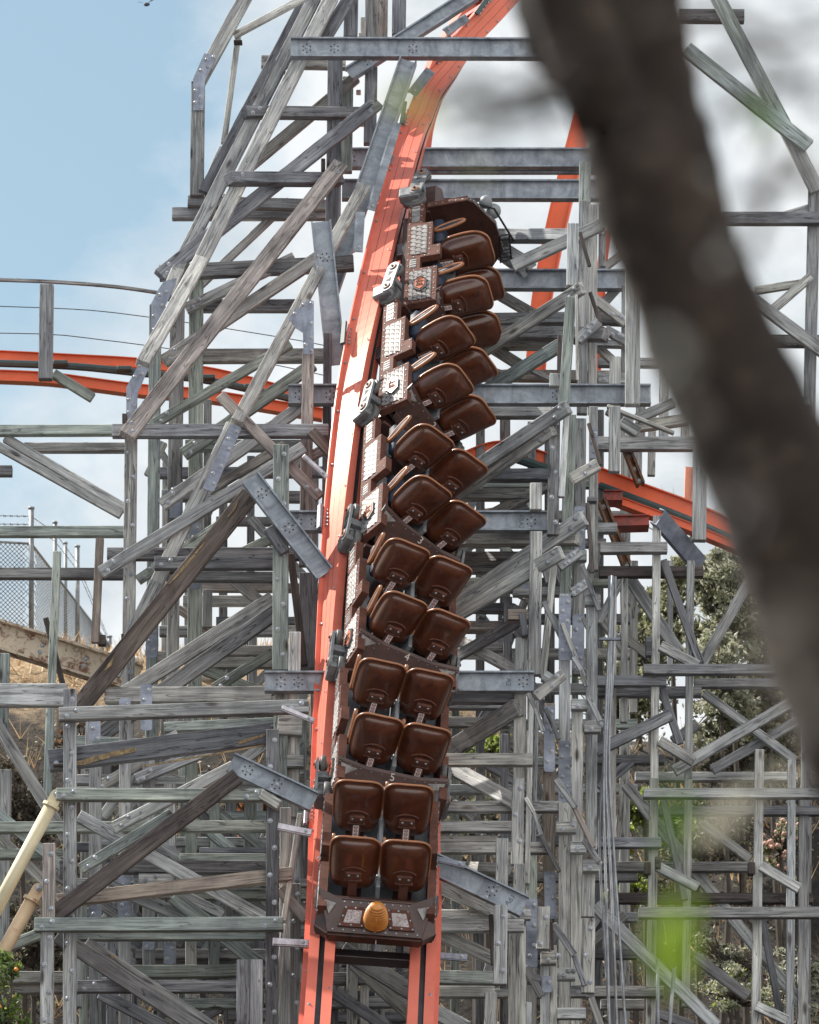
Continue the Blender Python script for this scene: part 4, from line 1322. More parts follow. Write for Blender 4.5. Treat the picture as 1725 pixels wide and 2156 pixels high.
m = MB(); m.tube([W(a, b, YN(69.6)) - bl.location for a, b in [(1080, 963), (1160, 990)]], .06, 8); m.build('centre_pipe', TEAL, bl)
bv = empty('coaster_track', W(1150, 700, YN(78)), 'orange coaster track dropping almost straight down behind the right hand I-beams', 'coaster track')
ribbon(smooth([(1245, 190), (1215, 300), (1183, 425), (1158, 540), (1140, 640), (1127, 790)]), 78, 44, .25, ORANGE2, bv, 'rail', .06)
ribbon(smooth([(1310, 330), (1285, 440), (1270, 545), (1263, 640), (1254, 800)]), 78.8, 22, .25, ORANGE2, bv, 'rail', .06)
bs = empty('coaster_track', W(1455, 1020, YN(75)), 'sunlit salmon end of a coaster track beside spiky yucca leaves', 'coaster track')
ribbon([(1452, 983), (1449, 1062)], 75, 16, .2, make_paint('sunlit_salmon_paint', (.74, .30, .19), .5, .1), bs, 'rail', .03)  # orange track with its sunlight painted in as a paler salmon
# old rusty girders
def girder(label, x1, y1, x2, y2, w, n, mat, D=.28, name='rusty_girder'):
    Y = YN(n); p1, p2 = W(x1, y1, Y), W(x2, y2, Y)
    o = ibeam_mesh((p2 - p1).length, w * SC(Y), D, .03, .03).build(name, mat, None, M=frame(p1, p2, D / 2)); tag(o, label, 'girder')
    L = (p2 - p1).length
    for s in (-.4, -.12, .16, .42):
        for z in (.12, -.12): bolt_at(o, Matrix.Translation((s * L, -.016, z * w * SC(Y))) @ Matrix.Rotation(R(90), 4, 'X'), 1)
    return o
girder('cream steel girder streaked with rust, sloping across the dry grass at the left', -40, 1322, 290, 1425, 62, 72, RUSTCREAM)
girder('rusted steel girder leaning beside the upper part of the descending red track', 1312, 920, 1350, 1016, 18, 67.2, RUSTY, .2)
girder('rusted steel girder leaning below the red track, beside the grey conduits', 1266, 1048, 1326, 1200, 20, 67.1, RUSTY, .2)
girder('old golden steel rail lying low in the gaps right of the train', 960, 1052, 1120, 1040, 9, 70.5, CREAM, .1)
girder('weathered cream steel channel behind the slanting timbers right of the train', 960, 1085, 1100, 1068, 14, 71, RUSTCREAM, .1)
# galvanised channel on the right scaffold
Y = YN(65.3); p1, p2 = W(1392, 1090, Y), W(1478, 1190, Y + .9)
m = MB(); L = (p2 - p1).length; H = 38 * SC(Y)
m.prism([(-.0, -H / 2), (.10, -H / 2), (.10, -H / 2 + .014), (.014, -H / 2 + .014), (.014, H / 2 - .014), (.10, H / 2 - .014), (.10, H / 2), (0, H / 2)], -L / 2, L / 2, (1, 2, 0))
tag(m.build('steel_channel', PLATE, None, M=frame(p1, p2, 0)), 'galvanised steel channel sloping down under the end of the red track', 'steel channel')
# cream tubular struts at lower left
def strut(label, x1, y1, x2, y2, w, n, mat):
    Y = YN(n); p1, p2 = W(x1, y1, Y), W(x2, y2, Y); t = empty('tubular_strut', p2, label, 'strut', 'cream tubular struts at the lower left edge')
    d = (p1 - p2); r = w * SC(Y) / 2
    m = MB(); m.tube([Vector((0, 0, 0)), d * .5, d], r, 20); m.build('tube', mat, t, True)
    m = MB(); n_ = d.normalized(); m.tube([d - n_ * .01, d + n_ * .025], r * 1.35, 16); m.build('end_flange', mat, t)
    X = d.normalized(); Zc = X.cross(Vector((0, 1, 0)))
    poly = [d + X * .02 + Zc * r * .9, d + X * .02 - Zc * r * .9] + [d + X * (.02 + r * 1.6) + (X * math.sin(a) * r * .9 - Zc * math.cos(a) * r * .9) for a in [R(18 * k) for k in range(11)]]
    m = MB(); m.prism([(p.x, p.z) for p in poly], -.02, .02); lug = m.build('lug', mat, t)
    bolt_at(lug, Matrix.Translation(d + X * (.05 + r * 1.4) + Vector((0, -.02, 0))) @ Matrix.Rotation(R(90), 4, 'X'), 1.3)
strut('cream painted tubular strut reaching up to the end of a timber ledger', 107, 1698, -40, 1975, 28, 60.35, CREAM)
strut('shorter rust-stained cream tubular strut bolted to the brown timber post', 67, 1897, -30, 2070, 29, 60.4, make_paint('orange_stained_cream_paint', (.56, .41, .26), .5, .12, (.34, .13, .05), 2.2, 0, .60))
# grey conduits
cb = empty('conduit_bundle', W(1290, 2200, YN(65)), 'bundle of grey electrical conduits hanging down between the posts and the scaffold', 'conduits')
for k, pts in enumerate(([(1290, 1212), (1279, 1420), (1271, 1650), (1276, 1850), (1285, 2230)], [(1286, 1212), (1283, 1420), (1276, 1640), (1288, 1860), (1302, 2230)], [(1283, 1214), (1287, 1420), (1283, 1620), (1298, 1870), (1322, 2230)], [(1296, 1214), (1290, 1440), (1264, 1700), (1268, 1900), (1290, 2230)])):
    m = MB(); m.tube([W(a, b, YN(64.6) + .05 * k) - cb.location for a, b in smooth(pts, 20)], .016, 8); m.build('conduit', CONDUIT, cb, True)
m = MB(); m.box((0, 0, 0), (.12, .03, .012)); m.build('cable_tie', PLATE, cb, M=Matrix.Translation(W(1284, 1346, YN(64.5)) - cb.location))
for lab, a in (('thin upright grey pipe in front of the lower scaffold post', (1385, 2019, 1386, 2230)), ('thin leaning grey pipe beside the lower scaffold post', (1420, 2040, 1404, 2230))):
    m = MB(); p1, p2 = W(a[0], a[1], YN(64.9)), W(a[2], a[3], YN(64.9)); m.tube([p1 - p2, Vector((0, 0, 0))], .024, 10)
    tag(m.build('grey_pipe', CONDUIT, None, True, Matrix.Translation(p2)), lab, 'pipe')

# ------------------------------------------------------------------ terrain
def ground_z(x, Y):
    base = -1.7 + (Y / 60.0) * 10.7 if Y < 60 else 9.0 + (Y - 60) * .10
    t = min(max((Y - 72) / 12.5, 0), 1); t = t * t * (3 - 2 * t)
    top = 20.4 - max(0, Y - 86) * .10 + .05 * x
    z = base * (1 - t) + top * t if Y < 84.5 else top
    n = noise.noise(Vector((x * .35, Y * .35, 2))) * .55 + noise.noise(Vector((x * 1.1, Y * 1.1, 5))) * .22
    if x > -.6: z -= min((x + .6) * .55, 1.5) * t
    return z + n * (1.0 if Y > 58 else .3)
def terrain():
    m = MB(); xs = [-60, -40, -28, -20, -15] + [-12 + .3 * k for k in range(81)] + [15, 20, 28, 40, 60]
    ys = [-6, 5, 15, 25, 35, 45, 52, 56] + [58 + .35 * k for k in range(100)] + [95, 100, 110, 125, 150, 200, 300]
    n = len(xs)
    vs = [(x, y, ground_z(x, y)) for y in ys for x in xs]
    m.add(vs, [(j * n + i, j * n + i + 1, (j + 1) * n + i + 1, (j + 1) * n + i) for j in range(len(ys) - 1) for i in range(n - 1)])
    mt, nt, b = newmat('bank_earth')
    tc = nd(nt, 'ShaderNodeTexCoord'); v = tc.outputs['Object']
    a = noi(nt, v, 1.2, 8, .7, .6); f = noi(nt, v, 9, 6, .7)
    c = ramp(nt, [(.3, (.008, .0065, .005)), (.5, (.022, .017, .013)), (.66, (.055, .042, .030))], a).outputs[0]
    c = mix(nt, 'MULTIPLY', .9, c, ramp(nt, [(.3, (.35, .33, .3)), (.65, (1.3, 1.25, 1.2))], f).outputs[0])
    sep = nd(nt, 'ShaderNodeSeparateXYZ'); nt.links.new(v, sep.inputs[0])
    hz = nd(nt, 'ShaderNodeMapRange'); hz.inputs[1].default_value = 18.6; hz.inputs[2].default_value = 19.8
    ad = nd(nt, 'ShaderNodeMath', operation='MULTIPLY_ADD'); ad.inputs[1].default_value = 3.0; nt.links.new(a, ad.inputs[0])
    zz = nd(nt, 'ShaderNodeMath', operation='SUBTRACT'); nt.links.new(sep.outputs[2], zz.inputs[0]); zz.inputs[1].default_value = 1.5
    nt.links.new(zz.outputs[0], ad.inputs[2]); nt.links.new(ad.outputs[0], hz.inputs[0])
    gr = ramp(nt, [(.3, (.16, .10, .05)), (.5, (.36, .25, .14)), (.7, (.50, .40, .27))], f).outputs[0]
    c = mix(nt, 'MIX', hz.outputs[0], c, gr)
    nt.links.new(c, b.inputs['Base Color']); b.inputs['Roughness'].default_value = .95
    bump(nt, b, f, .8, .08)
    o = m.build('ground', mt, None, True); o['kind'] = 'structure'; return o
terrain()
DRY1 = make_leaf('dry_grass_blades', (.24, .12, .05), (.62, .45, .25), .35)
def grass():
    m = MB()
    for k in range(15000):
        x = random.uniform(-11, .2); Y = random.uniform(77.5, 90) if k % 4 else random.uniform(84, 96)
        if Y < 81.6: continue
        z = ground_z(x, Y); h = random.uniform(.08, .34) * (1 if noise.noise(Vector((x * .9, Y * .9, 9))) > -.2 else .5)
        a = random.uniform(0, 6.28); dx, dy = .016 * math.cos(a), .016 * math.sin(a); lx, ly = random.gauss(0, .12), random.gauss(0, .12)
        m.add([(x - dx, Y - dy, z - .03), (x + dx, Y + dy, z - .03), (x + lx, Y + ly, z + h)], [(0, 1, 2)])
    o = m.build('dry_grass', DRY1); tag(o, 'dry tan grass covering the top of the bank behind the trestles', 'grass', kind='stuff')
grass()
def scrub():
    m = MB()
    for k in range(2600):
        x = random.uniform(-11, 11); Y = random.uniform(70.5, 82.2)
        if x < 0 and Y > 80.8: continue
        z = ground_z(x, Y); r = random.uniform(.12, .4)
        for j in range(13):
            leaf_quad(m, Vector((x + random.gauss(0, r), Y + random.gauss(0, r), z + abs(random.gauss(0, r * .9)))), random.uniform(.022, .05), .5, 0 if random.random() < .75 else 1)
        if k % 2 == 0:
            for j in range(3):
                d = Vector((random.gauss(0, .25), random.gauss(0, .25), random.uniform(.2, .6))); b0 = Vector((x, Y, z)); e_ = d.cross(Vector((0, 1, 0))).normalized() * .008
                m.add([b0 - e_, b0 + e_, b0 + d], [(0, 1, 2)], 2)
    o = m.build('undergrowth', [G5, G1, DRY1]); tag(o, 'dark tangled undergrowth covering the steep bank behind the timber frames', 'undergrowth', kind='stuff')
STONE = make_paint('pale_limestone', (.42, .39, .35), .9, .25, (.2, .18, .15), 5)
def rocks():
    for k in range(14):
        x = random.uniform(-9.5, 1); Y = random.uniform(80, 86); s = random.uniform(.08, .22)
        m = MB(); N = 8
        prof = [(s * math.sin(math.pi * (j + .5) / 6) , s * .6 * -math.cos(math.pi * (j + .5) / 6)) for j in range(6)]
        m.lathe(prof, N)
        m.v = [tuple(Vector(v) * (1 + .45 * noise.noise(Vector(v) * 7 + Vector((k * 3, 0, 0))))) for v in m.v]
        o = m.build('limestone_rock', STONE, None, False, Matrix.Translation((x, Y, ground_z(x, Y) + s * .2)))
        tag(o, 'pale limestone rock half sunk in the dry grass of the bank', 'rock', 'rocks in the dry grass')
rocks()

# ------------------------------------------------------------------ vegetation
BARK = make_paint('bark', (.06, .048, .038), .9, .35, (.025, .02, .017), 5)
def leaf_quad(m, p, s, upb=.3, mi=0, asp=.45):
    n = Vector((random.gauss(0, 1), random.gauss(0, 1), random.gauss(upb, 1))).normalized()
    a = n.orthogonal().normalized(); a = Matrix.Rotation(random.uniform(0, 6.28), 3, n) @ a; b = n.cross(a) * asp
    m.add([p - a * s, p + b * s - a * s * .1, p + a * s + n * s * .2, p - b * s - a * s * .1], [(0, 1, 2, 3)], mi)
def plant(name, label, cat, x, Y, blobs, nleaf, ls, mats, group=None, trunk_h=None, nb=9, fruit=None, base=None, twig=.012):
    z0 = ground_z(x, Y) if base is None else base
    t = empty(name, (x, Y, z0), label, cat, group)
    m = MB(); C0 = sum((Vector(c) for c, r in blobs), Vector()) / len(blobs); R0 = max(r for c, r in blobs)
    C0.z = max(.1, C0.z - R0 * .7)
    m.tube([(0, 0, -.1), C0 * .5 + Vector((random.gauss(0, .06), 0, 0)), C0], [twig * 4.5, twig * 3.6, twig * 2.6], 7)
    for c, r in blobs:
        for k in range(nb):
            d = Vector((random.gauss(0, 1), random.gauss(0, 1), random.gauss(.2, .8))).normalized() * r * random.uniform(.6, 1.05)
            e = Vector(c) + d
            mid = C0.lerp(e, .55) + Vector((random.gauss(0, .1), random.gauss(0, .1), random.gauss(.1, .1))) * r
            m.tube([C0, mid, e], [twig * 1.6, twig * 1.1, twig * .4], 5)
    m.build('stem', BARK, t)
    m = MB(); clumps = []
    for c, r in blobs:
        for k in range(int(20 * r * r / .5) + 9):
            d = Vector((random.gauss(0, 1), random.gauss(0, 1), random.gauss(0, 1))).normalized() * r * random.uniform(.35, 1.0) ** .6
            clumps.append((Vector(c) + d, r * random.uniform(.08, .20)))
    for k in range(nleaf):
        c, r = random.choice(clumps)
        leaf_quad(m, c + Vector((random.gauss(0, r), random.gauss(0, r), random.gauss(0, r * .8))), ls * random.uniform(.6, 1.25), .5, 0 if random.random() < .8 else len(mats) - 1)
    m.build('foliage', mats, t)
    if fruit:
        m = MB()
        for k in range(fruit[0]):
            c, r = random.choice(clumps); p = c + Vector((random.gauss(0, r), random.gauss(0, r) - .1, random.gauss(0, r)))
            m.lathe([(fruit[1] * .5, -fruit[1] * .8), (fruit[1], 0), (fruit[1] * .5, fruit[1] * .8)], 7, 0, Matrix.Translation(p))
        m.build('blossom', fruit[2], t, True)
    return t
G1 = make_leaf('olive_leaf', (.075, .085, .045), (.30, .30, .17), .5); G2 = make_leaf('pale_sage_leaf', (.15, .16, .11), (.45, .45, .33), .5)
G3 = make_leaf('bright_green_leaf', (.09, .15, .02), (.34, .42, .08), .5); G4 = make_leaf('brown_dead_leaf', (.16, .05, .02), (.42, .16, .05))
G5 = make_leaf('dull_brown_scrub_leaf', (.035, .030, .022), (.12, .10, .07)); G6 = make_leaf('glossy_green_leaf', (.035, .065, .018), (.16, .22, .06), .3)
PINK = make_paint('dusty_pink_blossom', (.48, .28, .22), .7, .2); ORF = make_paint('orange_fruit', (.65, .22, .03), .5, .2)
def at_px(px, py, Y): p = W(px, py, Y); return p
def shrub_px(name, label, cat, px, py, Y, w, h, n, ls, mats, **kw):
    # a plant whose crown is seen centred at (px, py) with half sizes w, h (photo units)
    p = W(px, py, Y); k = SC(Y); z0 = ground_z(p.x, Y)
    hh = p.z - z0
    bl = []
    for j in range(5):
        bl.append(((random.uniform(-.6, .6) * w * k, random.uniform(-.5, .5), hh + random.uniform(-.7, .6) * h * k), max(w, h) * k * random.uniform(.42, .62)))
    return plant(name, label, cat, p.x, Y, bl, n, ls, mats, **kw)
shrub_px('evergreen_tree', 'tall grey green tree behind the scaffold just left of the blurred trunk', 'tree', 1560, 1290, 76, 110, 130, 9000, .055, [G2, G1], nb=14)
shrub_px('evergreen_tree', 'dark olive tree between two scaffold posts under the red track', 'tree', 1425, 1260, 78, 60, 90, 5200, .05, [G1, G2], nb=10)
shrub_px('evergreen_tree', 'feathery sage tree crossing the slanted scaffold brace at mid height', 'tree', 1500, 1450, 75, 90, 110, 6500, .05, [G2, G1], nb=12)
shrub_px('evergreen_tree', 'dark tree at the right edge behind the lowest part of the blurred trunk', 'tree', 1640, 1480, 77, 110, 120, 6500, .055, [G1, G5], nb=12)
shrub_px('evergreen_tree', 'dark tree filling the gaps behind the grey conduits', 'tree', 1300, 1480, 79, 80, 120, 4200, .05, [G1, G5], nb=12)
shrub_px('evergreen_tree', 'olive tree behind the middle of the scaffold, above its long level rail', 'tree', 1390, 1400, 80, 80, 100, 4200, .05, [G1, G2], nb=12)
shrub_px('evergreen_tree', 'shaded tree behind the crossing braces of the scaffold', 'tree', 1560, 1560, 79, 130, 90, 5200, .05, [G5, G1], nb=14)
shrub_px('evergreen_tree', 'broad grey green tree filling the skyline just below the end of the red track', 'tree', 1600, 1225, 81, 130, 80, 7500, .055, [G2, G1], nb=12)
shrub_px('evergreen_tree', 'thin topped olive tree behind the left half of the scaffold, under its dark level rail', 'tree', 1345, 1300, 82, 70, 95, 4600, .05, [G1, G2], nb=12)
shrub_px('shrub', 'sunlit yellow green shrub behind the leaning pale brace on the scaffold', 'shrub', 1350, 1700, 74.5, 45, 60, 2400, .05, [G3, G1], nb=7)
shrub_px('shrub', 'small bright green shrub above the dark level rail of the scaffold', 'shrub', 1340, 1865, 73.2, 50, 22, 1500, .05, [G3, G2], nb=6)
shrub_px('shrub', 'flowering shrub with dusty pink blossoms between scaffold posts', 'shrub', 1640, 1770, 74, 55, 55, 1800, .035, [G1, G2], nb=8, fruit=(60, .035, PINK))
shrub_px('shrub', 'spindly scrub low behind the scaffold, right of the green blurred leaf', 'shrub', 1530, 1990, 73, 80, 80, 2600, .035, [G2, G5], nb=16)
shrub_px('shrub', 'dull scrub at the bottom right corner behind two upright scaffold posts', 'shrub', 1690, 2060, 72.5, 60, 80, 2600, .035, [G2, G5], nb=14)
shrub_px('shrub', 'dark scrub behind the upper half of the lower scaffold', 'shrub', 1470, 1770, 76, 130, 90, 5000, .045, [G5, G1], nb=16)
shrub_px('shrub', 'leafy shrub seen through the gap right of the two rear cars', 'shrub', 1030, 1560, 75, 50, 50, 2000, .04, [G3, G1], nb=7)
shrub_px('shrub', 'low dark shrub seen under the level beams right of the rear cars', 'shrub', 1000, 1720, 74, 70, 60, 2200, .04, [G1, G5], nb=8)
shrub_px('shrub', 'dead orange leaved shrub in the gap left of the rear car', 'shrub', 515, 1720, 74, 65, 55, 2600, .04, [G4, G5], nb=10)
shrub_px('shrub', 'brown scrub on the dark bank at the left edge between the struts', 'shrub', 60, 1700, 76, 110, 100, 4500, .04, [G5, G5], nb=18)
shrub_px('shrub', 'dark scrub low on the bank behind the brown timber post', 'shrub', 60, 2000, 74, 110, 90, 3600, .04, [G5, G1], nb=16)
shrub_px('shrub', 'leafless looking scrub behind the lower left cross braces', 'shrub', 330, 1900, 75.5, 150, 90, 4200, .04, [G5, G5], nb=18)
shrub_px('shrub', 'scrub on the sunlit bank edge beside the greenish post', 'shrub', 165, 1560, 79, 60, 40, 1800, .04, [G5, G4], nb=10)
scrub()
shrub_px('shrub', 'yellowish sunlit shrub low between the two left posts of the scaffold', 'shrub', 1420, 1720, 73.4, 40, 44, 1700, .045, [G3, G2], nb=7)
shrub_px('shrub', 'yellow tinged shrub just right of the conduits near mid height of the scaffold', 'shrub', 1310, 1760, 73.8, 34, 40, 1400, .045, [G3, G4], nb=7)
shrub_px('shrub', 'pale dry shrub at the foot of the scaffold under its lowest diagonal', 'shrub', 1560, 2090, 72.0, 70, 50, 2000, .035, [G2, G3], nb=14)
# yucca
yp = W(1440, 1075, 72); yu = empty('yucca', (yp.x, 72, yp.z - .5), 'spiky yucca leaves sticking up behind the red track', 'yucca')
for k in range(16):
    a = random.uniform(-1.1, 1.1); l = random.uniform(.5, .95); m = MB(); d = Vector((math.sin(a), random.uniform(-.3, .3), math.cos(a)))
    s = d.cross(Vector((0, 1, 0))).normalized() * .02
    m.add([Vector() - s, Vector() + s, d * l, d * l * .5 + Vector((0, .012, 0))], [(0, 1, 2), (0, 3, 2), (1, 2, 3)]); m.build('leaf', G2, yu)
# bush at lower left, nearer than the trestle
bp = W(30, 2120, 57.0)
plant('fruiting_bush', 'glossy leaved bush with orange fruit at the bottom left corner', 'bush', bp.x - .1, 57.0, [((-.2, 0, 1.05), .42), ((.05, 0, .75), .40), ((-.1, .1, 1.35), .22), ((.28, 0, .55), .33)], 2600, .042, [G6, G3], nb=10, fruit=(7, .026, ORF), base=bp.z - 1.0)

# ------------------------------------------------------------------ chain link fence
fe = empty('chain_link_fence', W(70, 1325, 84), 'galvanised chain link fence topped with barbed wire on the ridge at the left', 'fence')
def fpost(x, y0, y1, Y, r):
    m = MB(); p0, p1 = W(x, y0, Y) - fe.location, W(x, y1, Y) - fe.location
    m.tube([p1, p0], r, 10); m.tube([p0, p0 + Vector((0, 0, .03))], r * 1.25, 10); m.build('fence_post', GALV, fe, True)
for q in ((66, 1072, 1340, 84, .042), (116, 1102, 1352, 92, .036), (138, 1145, 1356, 104, .034), (163, 1152, 1360, 98, .042), (231, 1342, 1385, 112, .045)): fpost(*q)
def lattice(c00, c10, c01, c11, nu, nv, wd):
    m = MB()
    def P(u_, v_): return (c00 * (1 - u_) + c10 * u_) * (1 - v_) + (c01 * (1 - u_) + c11 * u_) * v_
    st = 1.0 / nu; asp = nu / nv
    for sgn in (1, -1):
        for k in range(-nv, nu + nv):
            pts = []
            u0 = k * st
            for j in range(0, 13):
                v_ = j / 12; u_ = u0 + sgn * v_ * nv * st + (0 if sgn > 0 else 0)
                if 0 <= u_ <= 1: pts.append(P(u_, v_) - fe.location)
            if len(pts) > 1:
                for a, b in zip(pts, pts[1:]):
                    d = (b - a).normalized(); s = d.cross(Vector((0, 1, 0))).normalized() * wd
                    m.add([a - s, a + s, b + s, b - s], [(0, 1, 2, 3)])
    return m
lattice(W(-60, 1140, 84), W(64, 1143, 84), W(-60, 1330, 84), W(64, 1330, 84), 13, 20, .006).build('wire_mesh', GALV, fe)
lattice(W(70, 1150, 84), W(240, 1372, 114), W(70, 1330, 84), W(240, 1400, 114), 46, 20, .006).build('wire_mesh', GALV, fe)
for pts, r in (([(-60, 1137, 84), (64, 1145, 84)], .02), ([(70, 1150, 84), (240, 1370, 114)], .02)):
    m = MB(); m.tube([W(*p) - fe.location for p in pts], r, 8); m.build('top_rail', GALV, fe, True)
for pts in ([(-60, 1085, 84), (66, 1087, 84), (116, 1122, 92), (163, 1185, 98), (231, 1350, 112)], [(-60, 1103, 84), (66, 1104, 84), (116, 1140, 92), (163, 1200, 98), (231, 1356, 112)]):
    m = MB(); P = [W(*p) - fe.location for p in pts]
    m.tube(P, .006, 5)
    for a, b in zip(P, P[1:]):
        for j in range(1, 9):
            c = a.lerp(b, j / 9); m.tube([c - Vector((.02, 0, .02)), c + Vector((.02, 0, .02))], .004, 4); m.tube([c - Vector((.02, 0, -.02)), c + Vector((.02, 0, -.02))], .004, 4)
    m.build('barbed_wire', WIRE, fe)
# bird
bd = MB(); bd.lathe([(.004, -.10), (.03, -.05), (.038, 0), (.03, .05), (.018, .085), (.004, .10)], 10, 0, Matrix.Rotation(R(70), 4, 'Y'))
bd.add([(0, -.02, .02), (.02, -.20, .09), (-.05, -.16, .07)], [(0, 1, 2), (2, 1, 0)]); bd.add([(0, .02, .02), (.02, .20, .09), (-.05, .16, .07)], [(0, 2, 1), (1, 2, 0)])
tag(bd.build('bird', make_paint('dark_feathers', (.03, .03, .05), .7), None, True, Matrix.Translation(W(309, 9, 95)) @ Matrix.Rotation(R(60), 4, 'Z')), 'small dark bird flying in the blue sky at the top left', 'bird')

# ------------------------------------------------------------------ foreground tree
def CW(px, py, z): return c2w(cam(px, py, z))
TB = make_paint('foreground_bark', (.021, .0135, .0095), .95, .6, (.055, .038, .027), 4, 0, .58)
ft = empty('foreground_tree', CW(2560, 3480, 8.2), 'out of focus dark tree trunk leaning across the right of the picture', 'tree')
k8 = S0 * 8 / 60
cl = [(1255, -420, 350), (1260, -160, 345), (1270, 0, 340), (1297, 90, 288), (1325, 180, 240), (1358, 300, 236), (1398, 440, 232), (1440, 560, 232), (1485, 690, 236), (1545, 820, 240), (1610, 950, 250), (1690, 1120, 260), (1745, 1300, 270), (1830, 1520, 285), (1960, 1760, 290), (2110, 2050, 310), (2330, 2600, 340), (2560, 3500, 380)]
pts = []; rad = []
for i in range((len(cl) - 1) * 6 + 1):
    q = catmull([Vector(c) for c in cl], i / 6); pts.append(CW(q[0], q[1], 8.0) - ft.location); rad.append(q[2] / 2 * k8 * 1.15)
m = MB(); m.tube(pts, rad, 40)
for i, v in enumerate(m.v):
    v = Vector(v); c = pts[min(i // 40, len(pts) - 1)]
    d = (v - c)
    f_ = 1 + .10 * noise.noise(v * 9) + .06 * noise.noise(v * 26)
    m.v[i] = tuple(c + d * f_)
tr = m.build('trunk', TB, ft, True)
m = MB()      # stub of a second limb leaving the trunk to the upper left
P = [CW(a, b, 7.9) - ft.location for a, b in ((1290, 260), (1240, 120), (1195, 0), (1150, -200))]
m.tube(P, [80 * k8, 82 * k8, 80 * k8, 76 * k8], 24); m.build('limb', TB, ft, True)
LGREEN = make_leaf('fresh_green_leaf', (.13, .21, .008), (.22, .34, .015), .6); LYEL = make_leaf('yellow_green_leaf', (.30, .34, .09), (.42, .46, .14), .6)
LPALE = make_leaf('pale_dry_leaf', (.36, .34, .26), (.5, .48, .38), .5); LBR = make_leaf('brown_grey_leaf', (.075, .060, .044), (.11, .09, .066), .2); LGREY = make_leaf('highlight_leaf', (.20, .195, .17), (.27, .265, .235), .2); LRED = make_leaf('russet_leaf', (.034, .023, .018), (.05, .034, .026), .2); LDGREEN = make_leaf('deep_green_leaf', (.05, .11, .015), (.10, .19, .025), .55)
def fleaf(px, py, z, w, h, rot, mat, name='leaf'):
    k = S0 * z / 60; m = MB(); n = 14; ring = []
    for j in range(n):
        t = 2 * math.pi * j / n; x, y = w * k * math.cos(t) * (1 - .25 * math.sin(t)), h * k * math.sin(t)
        c, s = math.cos(R(rot)), math.sin(R(rot)); ring.append((x * c - y * s, x * s + y * c))
    vs = [c2w(cam(px, py, z) + Vector((x, y, .01 * math.sin(j)))) - ft.location for j, (x, y) in enumerate(ring)] + [c2w(cam(px, py, z) + Vector((0, 0, -.012))) - ft.location]
    m.add(vs, [(j, (j + 1) % n, n) for j in range(n)]); return m.build(name, mat, ft)
fleaf(1404, 1985, 3.6, 46, 58, 6, LGREEN); fleaf(1425, 1930, 3.3, 30, 44, -30, LGREEN); fleaf(1412, 2050, 3.4, 26, 36, 15, LGREEN); fleaf(1424, 1700, 3.6, 24, 54, 12, LDGREEN); fleaf(1410, 1770, 3.3, 18, 40, -14, LDGREEN)
fleaf(1608, 262, 5.2, 16, 40, -8, LDGREEN); fleaf(1590, 222, 5.2, 30, 14, 30, LDGREEN); fleaf(1520, 130, 4.6, 36, 14, 40, LDGREEN)
fleaf(850, 205, 4.2, 34, 22, 20, LYEL); fleaf(905, 240, 4.2, 22, 16, -30, LYEL); fleaf(1010, 360, 4.2, 20, 8, 0, LYEL)
fleaf(1510, 1735, 4.2, 60, 20, 30, LPALE); fleaf(1560, 1680, 4.2, 44, 14, 20, LPALE); fleaf(1640, 1635, 4.4, 44, 12, -10, LPALE)
def blotch(px, py, w, h, mat, n=5):     # leaf shapes added for the blurred highlights and mottling over the trunk
    for j in range(n):
        fleaf(px + random.gauss(0, w * .6), py + random.gauss(0, h * .6), random.uniform(2.1, 2.7), w * random.uniform(.25, .5), h * random.uniform(.2, .45), random.uniform(0, 180), mat)
blotch(1320, 30, 50, 30, LBR, 3); blotch(1402, 765, 40, 50, LGREY, 6); blotch(1478, 890, 50, 40, LBR, 5); blotch(1350, 330, 60, 60, LRED, 4); blotch(1180, 170, 40, 60, LRED, 5); blotch(1560, 1060, 70, 60, LRED, 5); blotch(1650, 1350, 70, 110, LBR, 7); blotch(1700, 1560, 60, 100, LBR, 6)
BL = make_leaf('shaded_grey_leaf', (.10, .105, .10), (.2, .21, .2), .5)
BLX = BL
# twigs of the same tree crossing the right hand sky, nearer still
m = MB()
for a in ([(1200, 120), (1100, 190), (960, 180), (880, 215)], [(1200, 220), (1090, 240), (1000, 215), (930, 235)], [(1180, 170), (1060, 250), (960, 260)], [(1380, 60), (1520, 30), (1640, 90), (1760, 60)], [(1500, 250), (1620, 190), (1725, 170)], [(1480, 150), (1600, 110), (1740, 230)], [(1560, 420), (1650, 380), (1760, 400)], [(1560, 560), (1600, 480), (1640, 300)]):
    P = smooth(a, 10); m.tube([CW(q[0], q[1], 4.2) - ft.location for q in P], [.006 - .0003 * j for j in range(11)], 6)
m.build('twig', TB, ft, True)
for q in range(22):
    side = q % 3
    px = random.uniform(1480, 1740) if side else random.uniform(930, 1180); py = random.uniform(-20, 640) if side else random.uniform(140, 290)
    fleaf(px, py, random.uniform(3.4, 4.6), random.uniform(14, 30), random.uniform(7, 13), random.uniform(0, 180), BLX)
for px, py, w, h, rot in [(1050, 235, 26, 12, 10), (985, 190, 24, 11, -20), (1110, 215, 22, 10, 30), (1020, 268, 20, 10, 0), (1150, 175, 22, 12, -30), (1600, 70, 26, 12, 20), (1680, 80, 24, 12, -10), (1550, 110, 20, 10, 40), (1660, 150, 26, 12, 0), (1710, 210, 22, 11, 30), (1640, 330, 18, 10, -30), (1700, 330, 22, 10, 10), (1540, 40, 22, 12, 0), (1600, 420, 18, 9, 50), (1650, 500, 16, 9, 80), (1720, 20, 24, 12, 15)]:
    fleaf(px, py, 4.3, w, h, rot, BL)

